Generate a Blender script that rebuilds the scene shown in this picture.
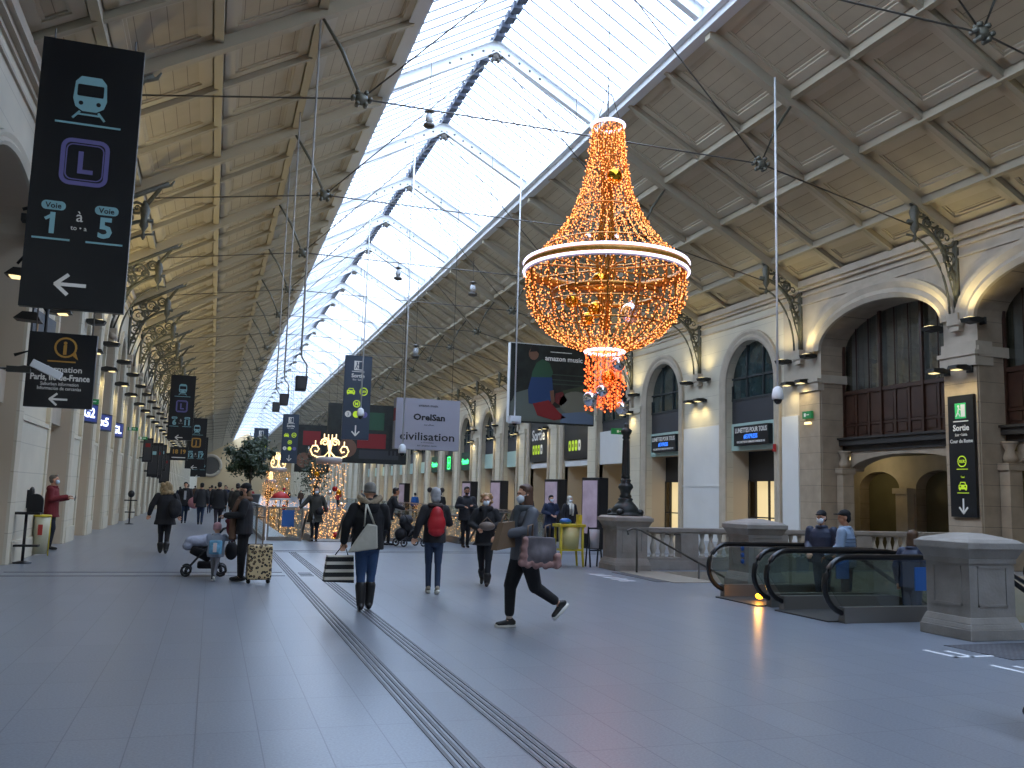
import bpy, bmesh, math, random
from mathutils import Vector, Matrix, Euler
PI = math.pi
random.seed(7)
for o in list(bpy.data.objects): bpy.data.objects.remove(o)
scene = bpy.context.scene
COL = scene.collection

# ------------------------------------------------------------------ camera
# world: X to the right across the hall, Y along it, Z up; eye 1.65 m above the paving
EYE = 1.65
cam_d = bpy.data.cameras.new('camera'); cam = bpy.data.objects.new('camera', cam_d); COL.objects.link(cam)
cam_d.sensor_width = 36.0; cam_d.lens = 900.0 / 1024.0 * 36.0; cam_d.clip_end = 800; cam_d.clip_start = 0.05
CX = Vector((0.9489026, -0.31434455, 0.02777344))      # camera right in world
CD = Vector((0.06513178, 0.10897278, -0.99190866))     # camera down
CF = Vector((0.30877453, 0.94303364, 0.12387837))      # view direction
m = Matrix.Identity(4)
for i in range(3):
    m[i][0] = CX[i]; m[i][1] = -CD[i]; m[i][2] = -CF[i]
m[0][3], m[1][3], m[2][3] = 0, 0, EYE
cam.matrix_world = m
scene.camera = cam

# ------------------------------------------------------------------ view
vs = scene.view_settings
vs.view_transform = 'Standard'; vs.look = 'None'; vs.gamma = 1.0; vs.use_curve_mapping = False
vs.exposure = 1.12
cy = scene.cycles
cy.use_denoising = True; cy.max_bounces = 7; cy.diffuse_bounces = 5; cy.glossy_bounces = 3
cy.transmission_bounces = 6; cy.transparent_max_bounces = 24
cy.caustics_reflective = False; cy.caustics_refractive = False
cy.sample_clamp_indirect = 4.0; cy.use_light_tree = True

# ------------------------------------------------------------------ sky
world = bpy.data.worlds.new('sky'); scene.world = world; world.use_nodes = True
nt = world.node_tree; nt.nodes.clear()
out = nt.nodes.new('ShaderNodeOutputWorld'); bg = nt.nodes.new('ShaderNodeBackground')
tc = nt.nodes.new('ShaderNodeTexCoord'); no = nt.nodes.new('ShaderNodeTexNoise'); rp = nt.nodes.new('ShaderNodeValToRGB')
no.inputs['Scale'].default_value = 3.0; no.inputs['Detail'].default_value = 5
rp.color_ramp.elements[0].position = .36; rp.color_ramp.elements[0].color = (.36, .56, .92, 1)
rp.color_ramp.elements[1].position = .56; rp.color_ramp.elements[1].color = (.80, .88, 1.0, 1)
nt.links.new(tc.outputs['Generated'], no.inputs['Vector']); nt.links.new(no.outputs['Fac'], rp.inputs['Fac'])
nt.links.new(rp.outputs['Color'], bg.inputs['Color']); bg.inputs['Strength'].default_value = 4.2
nt.links.new(bg.outputs[0], out.inputs['Surface'])

# ------------------------------------------------------------------ hall dimensions
XL, XR, XM = -3.9, 20.3, 8.2          # wall faces and ridge line
ZR, SL = 16.65, 0.56                  # ridge height, roof slope
EAVE = ZR - SL * 12.1
DSKY = 3.8                            # half width of the glazed strip
Y0, Y1 = -17.0, 255.0
TR = [-16.6, -9.2, -1.9, 5.5, 12.9, 20.4, 27.8, 35.1, 42.0, 48.4, 54.4, 60.2, 65.9, 71.6]   # trusses
y = 71.6
while y < 248: y += 7.0; TR.append(y)
def roofz(d): return ZR - SL * d
# portals under the glass slopes guide daylight through the skylight
for s in (-1, 1):
    for ya, yb in ((-17, 40), (40, 120), (120, 255)):
        L = bpy.data.lights.new('skylight_portal', 'AREA'); L.shape = 'RECTANGLE'
        wd = DSKY * math.sqrt(1 + SL * SL)
        L.size = wd; L.size_y = yb - ya; L.cycles.is_portal = True
        o = bpy.data.objects.new('skylight_portal', L); COL.objects.link(o)
        o.location = (XM + s * DSKY / 2, (ya + yb) / 2, roofz(DSKY / 2) + .30)
        o.rotation_euler = (0, s * math.atan(SL), 0)

# ------------------------------------------------------------------ materials
def lin(h):
    if isinstance(h, str):
        c = [int(h[i:i + 2], 16) / 255 for i in (0, 2, 4)]
    else: c = h
    return tuple([(v / 12.92 if v <= .04045 else ((v + .055) / 1.055) ** 2.4) for v in c]) + (1.0,)
MATS = {}
def mat(name, col, rough=.6, metal=0, emit=0, ecol=None, noise=0, nscale=6, bump=0, bscale=30, alpha=1, trans=0, spec=None, coat=0):
    if name in MATS: return MATS[name]
    M = bpy.data.materials.new(name); M.use_nodes = True; nt = M.node_tree; b = nt.nodes['Principled BSDF']
    c = lin(col); b.inputs['Base Color'].default_value = c
    b.inputs['Roughness'].default_value = rough; b.inputs['Metallic'].default_value = metal
    if spec is not None: b.inputs['Specular IOR Level'].default_value = spec
    if coat: b.inputs['Coat Weight'].default_value = coat
    if emit:
        b.inputs['Emission Color'].default_value = lin(ecol or col); b.inputs['Emission Strength'].default_value = emit
    if noise or bump:
        t = nt.nodes.new('ShaderNodeTexCoord')
    if noise:
        n = nt.nodes.new('ShaderNodeTexNoise'); n.inputs['Scale'].default_value = nscale; n.inputs['Detail'].default_value = 4
        r = nt.nodes.new('ShaderNodeValToRGB')
        r.color_ramp.elements[0].position = .3; r.color_ramp.elements[1].position = .7
        r.color_ramp.elements[0].color = tuple(v * (1 - noise) for v in c[:3]) + (1,)
        r.color_ramp.elements[1].color = tuple(min(1, v * (1 + noise)) for v in c[:3]) + (1,)
        nt.links.new(t.outputs['Object'], n.inputs['Vector']); nt.links.new(n.outputs['Fac'], r.inputs['Fac'])
        nt.links.new(r.outputs['Color'], b.inputs['Base Color'])
    if bump:
        n = nt.nodes.new('ShaderNodeTexNoise'); n.inputs['Scale'].default_value = bscale
        bp = nt.nodes.new('ShaderNodeBump'); bp.inputs['Strength'].default_value = bump; bp.inputs['Distance'].default_value = .02
        nt.links.new(t.outputs['Object'], n.inputs['Vector']); nt.links.new(n.outputs['Fac'], bp.inputs['Height'])
        nt.links.new(bp.outputs[0], b.inputs['Normal'])
    if alpha < 1: b.inputs['Alpha'].default_value = alpha
    if trans: b.inputs['Transmission Weight'].default_value = trans
    MATS[name] = M; return M
def glassmat(name, tint, refl=.12, rough=.02, blend=.18):
    """thin architectural glass: see-through with a Fresnel sheen"""
    if name in MATS: return MATS[name]
    M = bpy.data.materials.new(name); M.use_nodes = True; nt = M.node_tree; nt.nodes.clear()
    o = nt.nodes.new('ShaderNodeOutputMaterial'); mx = nt.nodes.new('ShaderNodeMixShader')
    t = nt.nodes.new('ShaderNodeBsdfTransparent'); g = nt.nodes.new('ShaderNodeBsdfGlossy'); f = nt.nodes.new('ShaderNodeLayerWeight')
    f.inputs['Blend'].default_value = blend; t.inputs['Color'].default_value = lin(tint); g.inputs['Roughness'].default_value = rough
    ad = nt.nodes.new('ShaderNodeMath'); ad.operation = 'ADD'; ad.inputs[1].default_value = refl - .04; ad.use_clamp = True
    nt.links.new(f.outputs['Facing'], ad.inputs[0]); nt.links.new(ad.outputs[0], mx.inputs[0])
    nt.links.new(t.outputs[0], mx.inputs[1]); nt.links.new(g.outputs[0], mx.inputs[2]); nt.links.new(mx.outputs[0], o.inputs[0])
    MATS[name] = M; return M
def stripes(M, axis, pitch, width, dark, jitter=.0):
    """thin dark joints every `pitch` metres along an object axis, mixed over the base colour (board or slab joints)"""
    nt = M.node_tree; b = nt.nodes['Principled BSDF']
    t = nt.nodes.new('ShaderNodeTexCoord'); s = nt.nodes.new('ShaderNodeSeparateXYZ'); nt.links.new(t.outputs['Object'], s.inputs[0])
    d = nt.nodes.new('ShaderNodeMath'); d.operation = 'DIVIDE'; d.inputs[1].default_value = pitch
    fr = nt.nodes.new('ShaderNodeMath'); fr.operation = 'FRACT'
    ls = nt.nodes.new('ShaderNodeMath'); ls.operation = 'LESS_THAN'; ls.inputs[1].default_value = width / pitch
    nt.links.new(s.outputs[axis], d.inputs[0]); nt.links.new(d.outputs[0], fr.inputs[0]); nt.links.new(fr.outputs[0], ls.inputs[0])
    mx = nt.nodes.new('ShaderNodeMix'); mx.data_type = 'RGBA'
    bc = b.inputs['Base Color']
    if bc.links: nt.links.new(bc.links[0].from_socket, mx.inputs[6])
    else: mx.inputs[6].default_value = bc.default_value
    mx.inputs[7].default_value = lin(dark)
    nt.links.new(ls.outputs[0], mx.inputs[0]); nt.links.new(mx.outputs[2], bc)
    return M
cream = mat('cream painted plaster', 'c9c0ab', .75, noise=.06, nscale=1.2)
stripes(cream, 2, .62, .015, 'aca390')
stone = mat('weathered limestone', '9a8a76', .8, noise=.16, nscale=2.2, bump=.15, bscale=18)
stripes(stone, 2, .58, .014, '6f6253')
stoneL = mat('pale limestone', 'b3a795', .75, noise=.1, nscale=2.0)
white = mat('white painted wall', 'd6d5d2', .6, noise=.04, nscale=1)
reveal = mat('beige reveal lining', 'c4b49c', .7)
dark = mat('black metal panel', '1b1b1d', .45)
dgrey = mat('charcoal panel', '34353a', .5)
iron = mat('grey green cast iron', '5c5b50', .5, metal=.2, noise=.2, nscale=9)
steel = mat('grey painted steel rod', '56524c', .5, metal=.3)
whites = mat('white painted steel', 'd4d6d8', .45)
# ------------------------------------------------------------------ mesh helpers
class MB:
    def __init__(s): s.v = []; s.f = []; s.mi = []; s.cur = 0; s.sm = []
    def add(s, vs, fs, M=None, smooth=False):
        n = len(s.v)
        s.v += [tuple(M @ Vector(v)) if M else tuple(v) for v in vs]
        for f in fs: s.f.append(tuple(i + n for i in f)); s.mi.append(s.cur); s.sm.append(smooth)
        return s
    def box(s, c, d, M=None, rot=None):
        x, y, z = d[0] / 2, d[1] / 2, d[2] / 2
        vs = [Vector((a * x, b * y, e * z)) for a in (-1, 1) for b in (-1, 1) for e in (-1, 1)]
        if rot: R = Euler(rot).to_matrix(); vs = [R @ v for v in vs]
        vs = [v + Vector(c) for v in vs]
        return s.add(vs, [(0, 1, 3, 2), (4, 6, 7, 5), (0, 4, 5, 1), (2, 3, 7, 6), (0, 2, 6, 4), (1, 5, 7, 3)], M)
    def bb(s, x0, x1, y0, y1, z0, z1, M=None): return s.box(((x0 + x1) / 2, (y0 + y1) / 2, (z0 + z1) / 2), (x1 - x0, y1 - y0, z1 - z0), M)
    def quad(s, a, b, c, d, M=None): return s.add([a, b, c, d], [(0, 1, 2, 3)], M)
    def ring(s, p, t, r, n, up=None, r2=None):
        t = t.normalized(); u = up if up else (Vector((0, 0, 1)) if abs(t.z) < .9 else Vector((1, 0, 0)))
        a = t.cross(u).normalized(); b = a.cross(t).normalized()
        return [p + a * math.cos(2 * PI * i / n) * r + b * math.sin(2 * PI * i / n) * (r2 or r) for i in range(n)]
    def tube(s, pts, r, n=6, M=None, closed=False, caps=True, up=None):
        pts = [Vector(p) for p in pts]; rr = r if isinstance(r, (list, tuple)) else [r] * len(pts)
        vs = []; m = len(pts)
        for i, p in enumerate(pts):
            if closed: t = pts[(i + 1) % m] - pts[i - 1]
            else: t = pts[min(i + 1, m - 1)] - pts[max(i - 1, 0)]
            if t.length < 1e-9: t = Vector((0, 0, 1))
            vs += s.ring(p, t, rr[i], n, up)
        fs = []
        for i in range(m if closed else m - 1):
            j = (i + 1) % m
            for k in range(n): fs.append((i * n + k, i * n + (k + 1) % n, j * n + (k + 1) % n, j * n + k))
        if caps and not closed: fs += [tuple(range(n))[::-1], tuple((m - 1) * n + k for k in range(n))]
        return s.add(vs, fs, M, smooth=n > 4)
    def cyl(s, a, b, r, n=8, r2=None, M=None): return s.tube([a, b], [r, r if r2 is None else r2], n, M)
    def lathe(s, prof, n=16, M=None, c=(0, 0, 0), smooth=True):
        vs = []; fs = []
        for (r, z) in prof:
            for k in range(n): vs.append((c[0] + r * math.cos(2 * PI * k / n), c[1] + r * math.sin(2 * PI * k / n), c[2] + z))
        for i in range(len(prof) - 1):
            for k in range(n): fs.append((i * n + k, i * n + (k + 1) % n, (i + 1) * n + (k + 1) % n, (i + 1) * n + k))
        fs += [tuple(range(n))[::-1], tuple((len(prof) - 1) * n + k for k in range(n))]
        return s.add(vs, fs, M, smooth)
    def ell(s, c, r, n=10, m=6, M=None, rot=None):
        vs = []; fs = []; R = Euler(rot).to_matrix() if rot else None
        if not isinstance(r, (tuple, list)): r = (r, r, r)
        for i in range(m + 1):
            th = PI * i / m
            for k in range(n):
                v = Vector((r[0] * math.sin(th) * math.cos(2 * PI * k / n), r[1] * math.sin(th) * math.sin(2 * PI * k / n), -r[2] * math.cos(th)))
                if R: v = R @ v
                vs.append(v + Vector(c))
        for i in range(m):
            for k in range(n): fs.append((i * n + k, i * n + (k + 1) % n, (i + 1) * n + (k + 1) % n, (i + 1) * n + k))
        return s.add(vs, fs, M, True)
    def prism(s, poly, y0, y1, M=None):
        """polygon in x,z extruded along y"""
        n = len(poly); vs = [(p[0], y0, p[1]) for p in poly] + [(p[0], y1, p[1]) for p in poly]
        fs = [tuple(range(n)), tuple(range(2 * n - 1, n - 1, -1))] + [(i, i + n, (i + 1) % n + n, (i + 1) % n) for i in range(n)]
        return s.add(vs, fs, M)
    def text(s, txt, size, x=0, z=0, y=0, align='CENTER', depth=.004, bold=0, M=None, sx=1, track=1):
        cu = bpy.data.curves.new('lettering', 'FONT'); cu.body = txt; cu.size = size; cu.align_x = align; cu.extrude = depth; cu.offset = bold; cu.resolution_u = 2; cu.space_character = track
        o = bpy.data.objects.new('lettering', cu); COL.objects.link(o)
        dg = bpy.context.evaluated_depsgraph_get(); me = bpy.data.meshes.new_from_object(o.evaluated_get(dg))
        T = Matrix.Translation((x, y, z)) @ Matrix.Rotation(PI / 2, 4, 'X') @ Matrix.Diagonal((sx, 1, 1, 1))
        if M: T = M @ T
        s.add([v.co for v in me.vertices], [tuple(p.vertices) for p in me.polygons], T)
        bpy.data.objects.remove(o); bpy.data.curves.remove(cu); bpy.data.meshes.remove(me)
        return s
    def build(s, name, mats, parent=None, bevel=0):
        me = bpy.data.meshes.new(name); me.from_pydata(s.v, [], s.f)
        if not isinstance(mats, (list, tuple)): mats = [mats]
        for k in mats: me.materials.append(k)
        me.polygons.foreach_set('material_index', s.mi); me.polygons.foreach_set('use_smooth', s.sm)
        me.validate(); me.update()
        bm = bmesh.new(); bm.from_mesh(me); bmesh.ops.recalc_face_normals(bm, faces=bm.faces); bm.to_mesh(me); bm.free()
        o = bpy.data.objects.new(name, me); COL.objects.link(o)
        if parent: o.parent = parent
        if bevel:
            b = o.modifiers.new('bevel', 'BEVEL'); b.width = bevel; b.segments = 2; b.limit_method = 'ANGLE'
        return o
def struct(o): o['kind'] = 'structure'; return o
def tag(o, label, cat, group=None, kind=None):
    o['label'] = label; o['category'] = cat
    if group: o['group'] = group
    if kind: o['kind'] = kind
    return o
def thing(name, label, cat, loc=(0, 0, 0), rz=0, group=None):
    o = bpy.data.objects.new(name, None); COL.objects.link(o); o.location = loc; o.rotation_euler = (0, 0, rz)
    o.empty_display_size = .2
    return tag(o, label, cat, group)
def dup(root, loc, rz=None, label=None, group=None):
    def cp(o, par):
        c = o.copy(); COL.objects.link(c)
        if par: c.parent = par
        for ch in o.children: cp(ch, c)
        return c
    r = cp(root, None); r.location = loc
    if rz is not None: r.rotation_euler = (0, 0, rz)
    if label: r['label'] = label
    if group: r['group'] = group
    return r
def arc(cx, cz, rx, rz, a0, a1, n): return [(cx + rx * math.cos(a0 + (a1 - a0) * i / n), cz + rz * math.sin(a0 + (a1 - a0) * i / n)) for i in range(n + 1)]
# ================================================================== FLOOR
paving = mat('pale grey granite slabs', '7b8089', .30, noise=.2, spec=.7, nscale=55)
nt = paving.node_tree; b = nt.nodes['Principled BSDF']
def line_grid(nt, b, px, py, w, col):
    t = nt.nodes.new('ShaderNodeTexCoord'); br = nt.nodes.new('ShaderNodeTexBrick')
    br.offset = 0; br.inputs['Scale'].default_value = 1; br.inputs['Mortar Size'].default_value = w
    br.inputs['Brick Width'].default_value = px; br.inputs['Row Height'].default_value = py; br.inputs['Mortar Smooth'].default_value = .2
    br.inputs['Bias'].default_value = 0
    br.inputs['Color1'].default_value = (1, 1, 1, 1); br.inputs['Color2'].default_value = (.90, .90, .91, 1); br.inputs['Mortar'].default_value = col
    mx = nt.nodes.new('ShaderNodeMix'); mx.data_type = 'RGBA'; mx.blend_type = 'MULTIPLY'; mx.inputs[0].default_value = 1
    nt.links.new(t.outputs['Object'], br.inputs['Vector'])
    nt.links.new(b.inputs['Base Color'].links[0].from_socket, mx.inputs[6]); nt.links.new(br.outputs['Color'], mx.inputs[7])
    nt.links.new(mx.outputs[2], b.inputs['Base Color'])
line_grid(nt, b, .41, .95, .0045, (.50, .50, .52, 1))
WELLA = (10.0, 19.6, 10.6, 19.3)       # stairs and escalators by the right wall
WELLB = (2.6, 11.6, 31.4, 88.0)        # long opening in the middle of the hall
f = MB()
xs = [XL - 1.6, WELLB[0], WELLA[0], WELLB[1], WELLA[1], 27]
ys = [Y0, WELLA[2], WELLA[3], WELLB[2], WELLB[3], Y1]
for i in range(5):
    for j in range(5):
        mx_, my_ = (xs[i] + xs[i + 1]) / 2, (ys[j] + ys[j + 1]) / 2
        if any(w[0] < mx_ < w[1] and w[2] < my_ < w[3] for w in (WELLA, WELLB)): continue
        f.quad((xs[i], ys[j], 0), (xs[i + 1], ys[j], 0), (xs[i + 1], ys[j + 1], 0), (xs[i], ys[j + 1], 0))
floor = struct(f.build('floor', paving))
f = MB()
for w in (WELLA, WELLB):
    x0, x1, y0, y1 = w
    for a, c in (((x0, y0), (x1, y0)), ((x1, y0), (x1, y1)), ((x1, y1), (x0, y1)), ((x0, y1), (x0, y0))):
        f.quad((a[0], a[1], 0), (c[0], c[1], 0), (c[0], c[1], -4.5), (a[0], a[1], -4.5))
struct(f.build('wall_well', stoneL))
f = MB()
for w in (WELLA, WELLB): f.quad((w[0], w[2], -4.5), (w[1], w[2], -4.5), (w[1], w[3], -4.5), (w[0], w[3], -4.5))
struct(f.build('floor_lower', mat('lower level paving', '8f8c88', .5)))
# tactile guide strips
guide = mat('dark rubber guide ribs', '4a4b50', .5)
f = MB()
for xb in (1.51, 2.06):
    for i in range(4): f.bb(xb + i * .052, xb + i * .052 + .026, -2, 25.1, .0, .006)
for i in range(4): f.bb(XL + .35, 1.45, 18.2 + i * .26 * (1 if i < 2 else 1), 18.25 + i * .26, 0, .006) if i in (0, 3) else None
for i in range(3): f.bb(1.75, 2.0, 18.2 + i * .3, 18.27 + i * .3, 0, .006)
for i in range(2): f.bb(1.5, 22, 25.2 + i * .55, 25.27 + i * .55, 0, .006)
struct(f.build('trim_guide_strips', guide))
f = MB()
f.bb(8.72, 9.6, 16.8, 19.0, 0, .006); f.bb(8.55, 10.3, 8.0, 9.0, 0, .006)
tactile = mat('studded grey tactile paving', '5f6066', .6); stripes(tactile, 0, .08, .03, '3c3c40'); stripes(tactile, 1, .08, .03, '3c3c40')
struct(f.build('trim_tactile_paving', tactile))
f = MB()       # white arrow marks painted on the floor
for i in range(5): f.bb(8.0, 8.35, 17.0 + i * .38, 17.12 + i * .38, 0, .004)
for (x, y) in ((8.0, 8.3), (8.0, 7.35)):
    f.bb(x, x + .06, y - .05, y + .45, 0, .005); f.bb(x + .22, x + .28, y - .05, y + .35, 0, .005)
    f.bb(x, x + .55, y - .05, y + .0, 0, .005)
struct(f.build('floor_markings', mat('white road paint', 'dddde0', .6)))

# ================================================================== ROOF
boards = mat('grey cream painted boards', 'ada18a', .7, noise=.05, nscale=2)
beam = mat('grey painted timber beams', 'a59b86', .65)
ROWS = [DSKY, 6.45, 8.7, 10.85, 12.1]
f = MB()
for s in (-1, 1):
    f.quad((XM + s * DSKY, Y0, roofz(DSKY)), (XM + s * 12.6, Y0, roofz(12.6)), (XM + s * 12.6, Y1, roofz(12.6)), (XM + s * DSKY, Y1, roofz(DSKY)))
ceiling = struct(f.build('ceiling', boards))
nt = boards.node_tree; stripes(boards, 0, .30, .012, '6a6154')
def rafter(f, s, d0, d1, yc, w, h):
    a = Vector((XM + s * d0, yc, roofz(d0))); c = Vector((XM + s * d1, yc, roofz(d1)))
    f.add([a + Vector((0, -w / 2, 0)), a + Vector((0, w / 2, 0)), a + Vector((0, w / 2, -h)), a + Vector((0, -w / 2, -h)),
           c + Vector((0, -w / 2, 0)), c + Vector((0, w / 2, 0)), c + Vector((0, w / 2, -h)), c + Vector((0, -w / 2, -h))],
          [(0, 1, 2, 3), (4, 7, 6, 5), (0, 4, 5, 1), (3, 2, 6, 7), (0, 3, 7, 4), (1, 5, 6, 2)])
fp, fs_, fm = MB(), MB(), MB()
for s in (-1, 1):
    for i, d in enumerate(ROWS[1:4]):
        f_ = fs_; w = .2
        a = roofz(d)
        f_.add([(XM + s * (d - w / 2), Y0, roofz(d - w / 2)), (XM + s * (d + w / 2), Y0, roofz(d + w / 2)), (XM + s * (d + w / 2), Y0, a - .21), (XM + s * (d - w / 2), Y0, a - .21),
                (XM + s * (d - w / 2), Y1, roofz(d - w / 2)), (XM + s * (d + w / 2), Y1, roofz(d + w / 2)), (XM + s * (d + w / 2), Y1, a - .21), (XM + s * (d - w / 2), Y1, a - .21)],
               [(0, 1, 2, 3), (4, 7, 6, 5), (0, 4, 5, 1), (3, 2, 6, 7), (0, 3, 7, 4), (1, 5, 6, 2)])
    for k, y in enumerate(TR):
        rafter(fp, s, DSKY, 12.1, y, .26, .40)
        if k + 1 < len(TR):
            p = (TR[k + 1] - y) / 3; ys_ = [y, y + p, y + 2 * p, TR[k + 1]]
            for q in ys_[1:3]: rafter(fs_, s, DSKY, 12.1, q, .16, .22)
            if y > 130: continue
            for a, c in zip(ys_[:3], ys_[1:]):        # moulded frame inside every coffer
                for d0, d1 in zip(ROWS[:4], ROWS[1:]):
                    ya, yb, da, db = a + .13, c - .13, d0 + .14, d1 - .14
                    for w0, w1, h in ((0, .24, .075), (.24, .30, .035)):
                        rafter(fm, s, da + w0, db - w0, ya + (w0 + w1) / 2, w1 - w0, h); rafter(fm, s, da + w0, db - w0, yb - (w0 + w1) / 2, w1 - w0, h)
                        rafter(fm, s, da + w0, da + w1, (ya + yb) / 2, yb - ya - 2 * w0, h); rafter(fm, s, db - w1, db - w0, (ya + yb) / 2, yb - ya - 2 * w0, h)
struct(fp.build('principal_rafters', beam, ceiling)); struct(fs_.build('purlins_and_rafters', beam, ceiling)); struct(fm.build('coffer_mouldings', mat('pale coffer moulding', 'b5aa94', .65), ceiling))
# skylight: curb, plate girders, glazing bars, ridge vent, glass
gb = mat('white glazing bars', 'a7abb2', .5); slate = mat('dark blue grey ridge vent', '3c4250', .6)
f = MB()
for s in (-1, 1):
    x = XM + s * DSKY; z = roofz(DSKY)
    f.bb(x - .16, x + .16, Y0, Y1, z - .22, z + .42); f.bb(x - .16 - s * .14 - .05, x + .16 - s * .14, Y0, Y1, z - .02, z + .08)
sky = struct(f.build('window_skylight', whites))
f = MB(); f2 = MB(); f3 = MB(); f4 = MB()
for k, y in enumerate(TR):
    for s in (-1, 1):
        a = Vector((XM, y, ZR - .05)); c = Vector((XM + s * DSKY, y, roofz(DSKY) - .05))
        for w, h0, h1 in ((.22, -.02, .03), (.05, .03, .42), (.22, .42, .47)):
            f.add([a + Vector((0, -w / 2, h0)), a + Vector((0, w / 2, h0)), a + Vector((0, w / 2, h1)), a + Vector((0, -w / 2, h1)),
                   c + Vector((0, -w / 2, h0)), c + Vector((0, w / 2, h0)), c + Vector((0, w / 2, h1)), c + Vector((0, -w / 2, h1))],
                  [(0, 1, 2, 3), (4, 7, 6, 5), (0, 4, 5, 1), (3, 2, 6, 7), (0, 3, 7, 4), (1, 5, 6, 2)])
        for q in range(4):
            t = .12 + q * .1; p = a.lerp(c, t)
            f4.cyl((p.x, y - .032, p.z + .22), (p.x, y + .032, p.z + .22), .045, 8)
    if k + 1 < len(TR):
        n = 12; st = (TR[k + 1] - y) / n
        for j in range(n):
            yy = y + (j + .5) * st
            for s in (-1, 1):
                f2.cyl((XM + s * .1, yy, ZR + .50), (XM + s * DSKY, yy, roofz(DSKY) + .40), .035, 4)
            f3.bb(XM - .15, XM + .15, yy - .5 * st + .12, yy + .5 * st - .12, ZR + .30, ZR + .55)
struct(f.build('plate_girders', whites, sky)); struct(f2.build('glazing_bars', gb, sky)); f3.bb(XM - .06, XM + .06, Y0, Y1, ZR + .42, ZR + .6); struct(f3.build('ridge_vent', slate, sky)); struct(f4.build('girder_rivets', steel, sky))
f = MB()
for s in (-1, 1): f.quad((XM, Y0, ZR + .56), (XM + s * DSKY, Y0, roofz(DSKY) + .46), (XM + s * DSKY, Y1, roofz(DSKY) + .46), (XM, Y1, ZR + .56))
struct(f.build('glass_panes', glassmat('clear roof glass', 'eef4fa', .06), sky))

# ================================================================== trusses (iron tie rods and scroll brackets)
XN = 5.45; ZN = 10.85                                   # tie node offset from the middle, its height
def bracket_mesh():
    """scroll bracket in x,z: wall at x=0, hall side is +x; foot at z=0 (world 7.2)"""
    f = MB()
    H = 2.45; W = 1.75
    sl = lambda x: 2.62 + SL * x
    f.box((.05, 0, 1.3), (.10, .16, 2.6)); f.tube([(.05, 0, sl(.05)), (2.1, 0, sl(2.1))], .075, 6)
    f.tube([(W * (1 - math.cos(t)) if 0 else W - W * math.cos(t), 0, .15 + H * math.sin(t)) for t in [i * PI / 2 / 12 for i in range(13)]], .06, 6)
    f.tube([(W + .05 - (W - .28) * math.cos(t), 0, .0 + (H - .25) * math.sin(t)) for t in [i * PI / 2 / 12 for i in range(13)]], .035, 6)
    for x, z, r in ((.36, 2.25, .28), (.84, 2.72, .22), (.27, 1.62, .20), (.19, 1.16, .13), (1.28, 2.94, .17), (.62, 2.36, .14), (1.06, 2.62, .12), (.45, 1.9, .12), (.5, 2.72, .12)):
        f.tube([(x + r * math.cos(t), 0, z + r * math.sin(t)) for t in [i * 2 * PI / 14 for i in range(14)]], .045, 5, closed=True)
        f.tube([(x + r * .55 * (1 - i / 14) * math.cos(i * .6), 0, z + r * .55 * (1 - i / 14) * math.sin(i * .6)) for i in range(12)], .022, 4)
    f.tube([(.1, 0, .4), (.62, 0, 2.1), (1.2, 0, 2.9)], .03, 4)
    f.lathe([(.02, -.55), (.07, -.45), (.03, -.3), (.13, -.12), (.10, .1), (.15, .35), (.06, .62)], 8, c=(W - .25, 0, 2.55))
    f.tube([(W - .2, 0, 3.1), (W + .15, 0, 3.65), (W + .42, 0, 3.75), (W + .5, 0, 3.9)], [.07, .06, .045, .02], 6)
    return f
br_me = bracket_mesh()
def node_clump(f, x, z):
    f.ell((x, 0, z), (.16, .1, .16), 8, 6)
    for a in range(6): f.cyl((x + .2 * math.cos(a * PI / 3), -.09, z + .16 * math.sin(a * PI / 3)), (x + .2 * math.cos(a * PI / 3), .09, z + .16 * math.sin(a * PI / 3)), .055, 6)
def make_truss():
    r = thing('roof_truss', 'slender iron tie rod truss spanning the hall under the boarded roof', 'roof truss', (XM, 0, 0), 0, 'row of tie rod trusses')
    f = MB(); f.tube([(-12.1 + 1.75, 0, 10.1), (-XN, 0, ZN), (XN, 0, ZN), (12.1 - 1.5, 0, 9.72)], .022, 5); f.build('tie_rod', steel, r)
    for s in (-1, 1):
        f = MB(); f.tube([(s * XN, 0, ZN), (0, 0, ZR - .15)], .020, 5); f.build('inclined_rod', steel, r)
        f = MB(); f.tube([(s * XN, 0, ZN), (s * 5.95, 0, (ZN + roofz(6.45)) / 2), (s * 6.45, 0, roofz(6.45) - .35)], [.035, .05, .035], 6); f.build('strut', iron, r)
        f = MB(); node_clump(f, s * XN, ZN); f.build('tie_joint', iron, r)
        f = MB(); f.add(br_me.v, br_me.f, Matrix.Translation((s * 12.1, 0, 7.25 if s > 0 else 6.8)) @ Matrix.Diagonal((-s, 1, 1, 1)), True); f.build('scroll_bracket', iron, r)
    f = MB(); node_clump(f, 0, ZR - .2); f.cyl((0, 0, ZR - .3), (0, 0, ZN), .008, 4); f.build('ridge_hanger', steel, r)
    return r
tr0 = make_truss(); first = True
for y in TR:
    if y < 3: continue
    if y > 175: break
    if first: tr0.location = (XM, y, 0); first = False; continue
    dup(tr0, (XM, y, 0))

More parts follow.
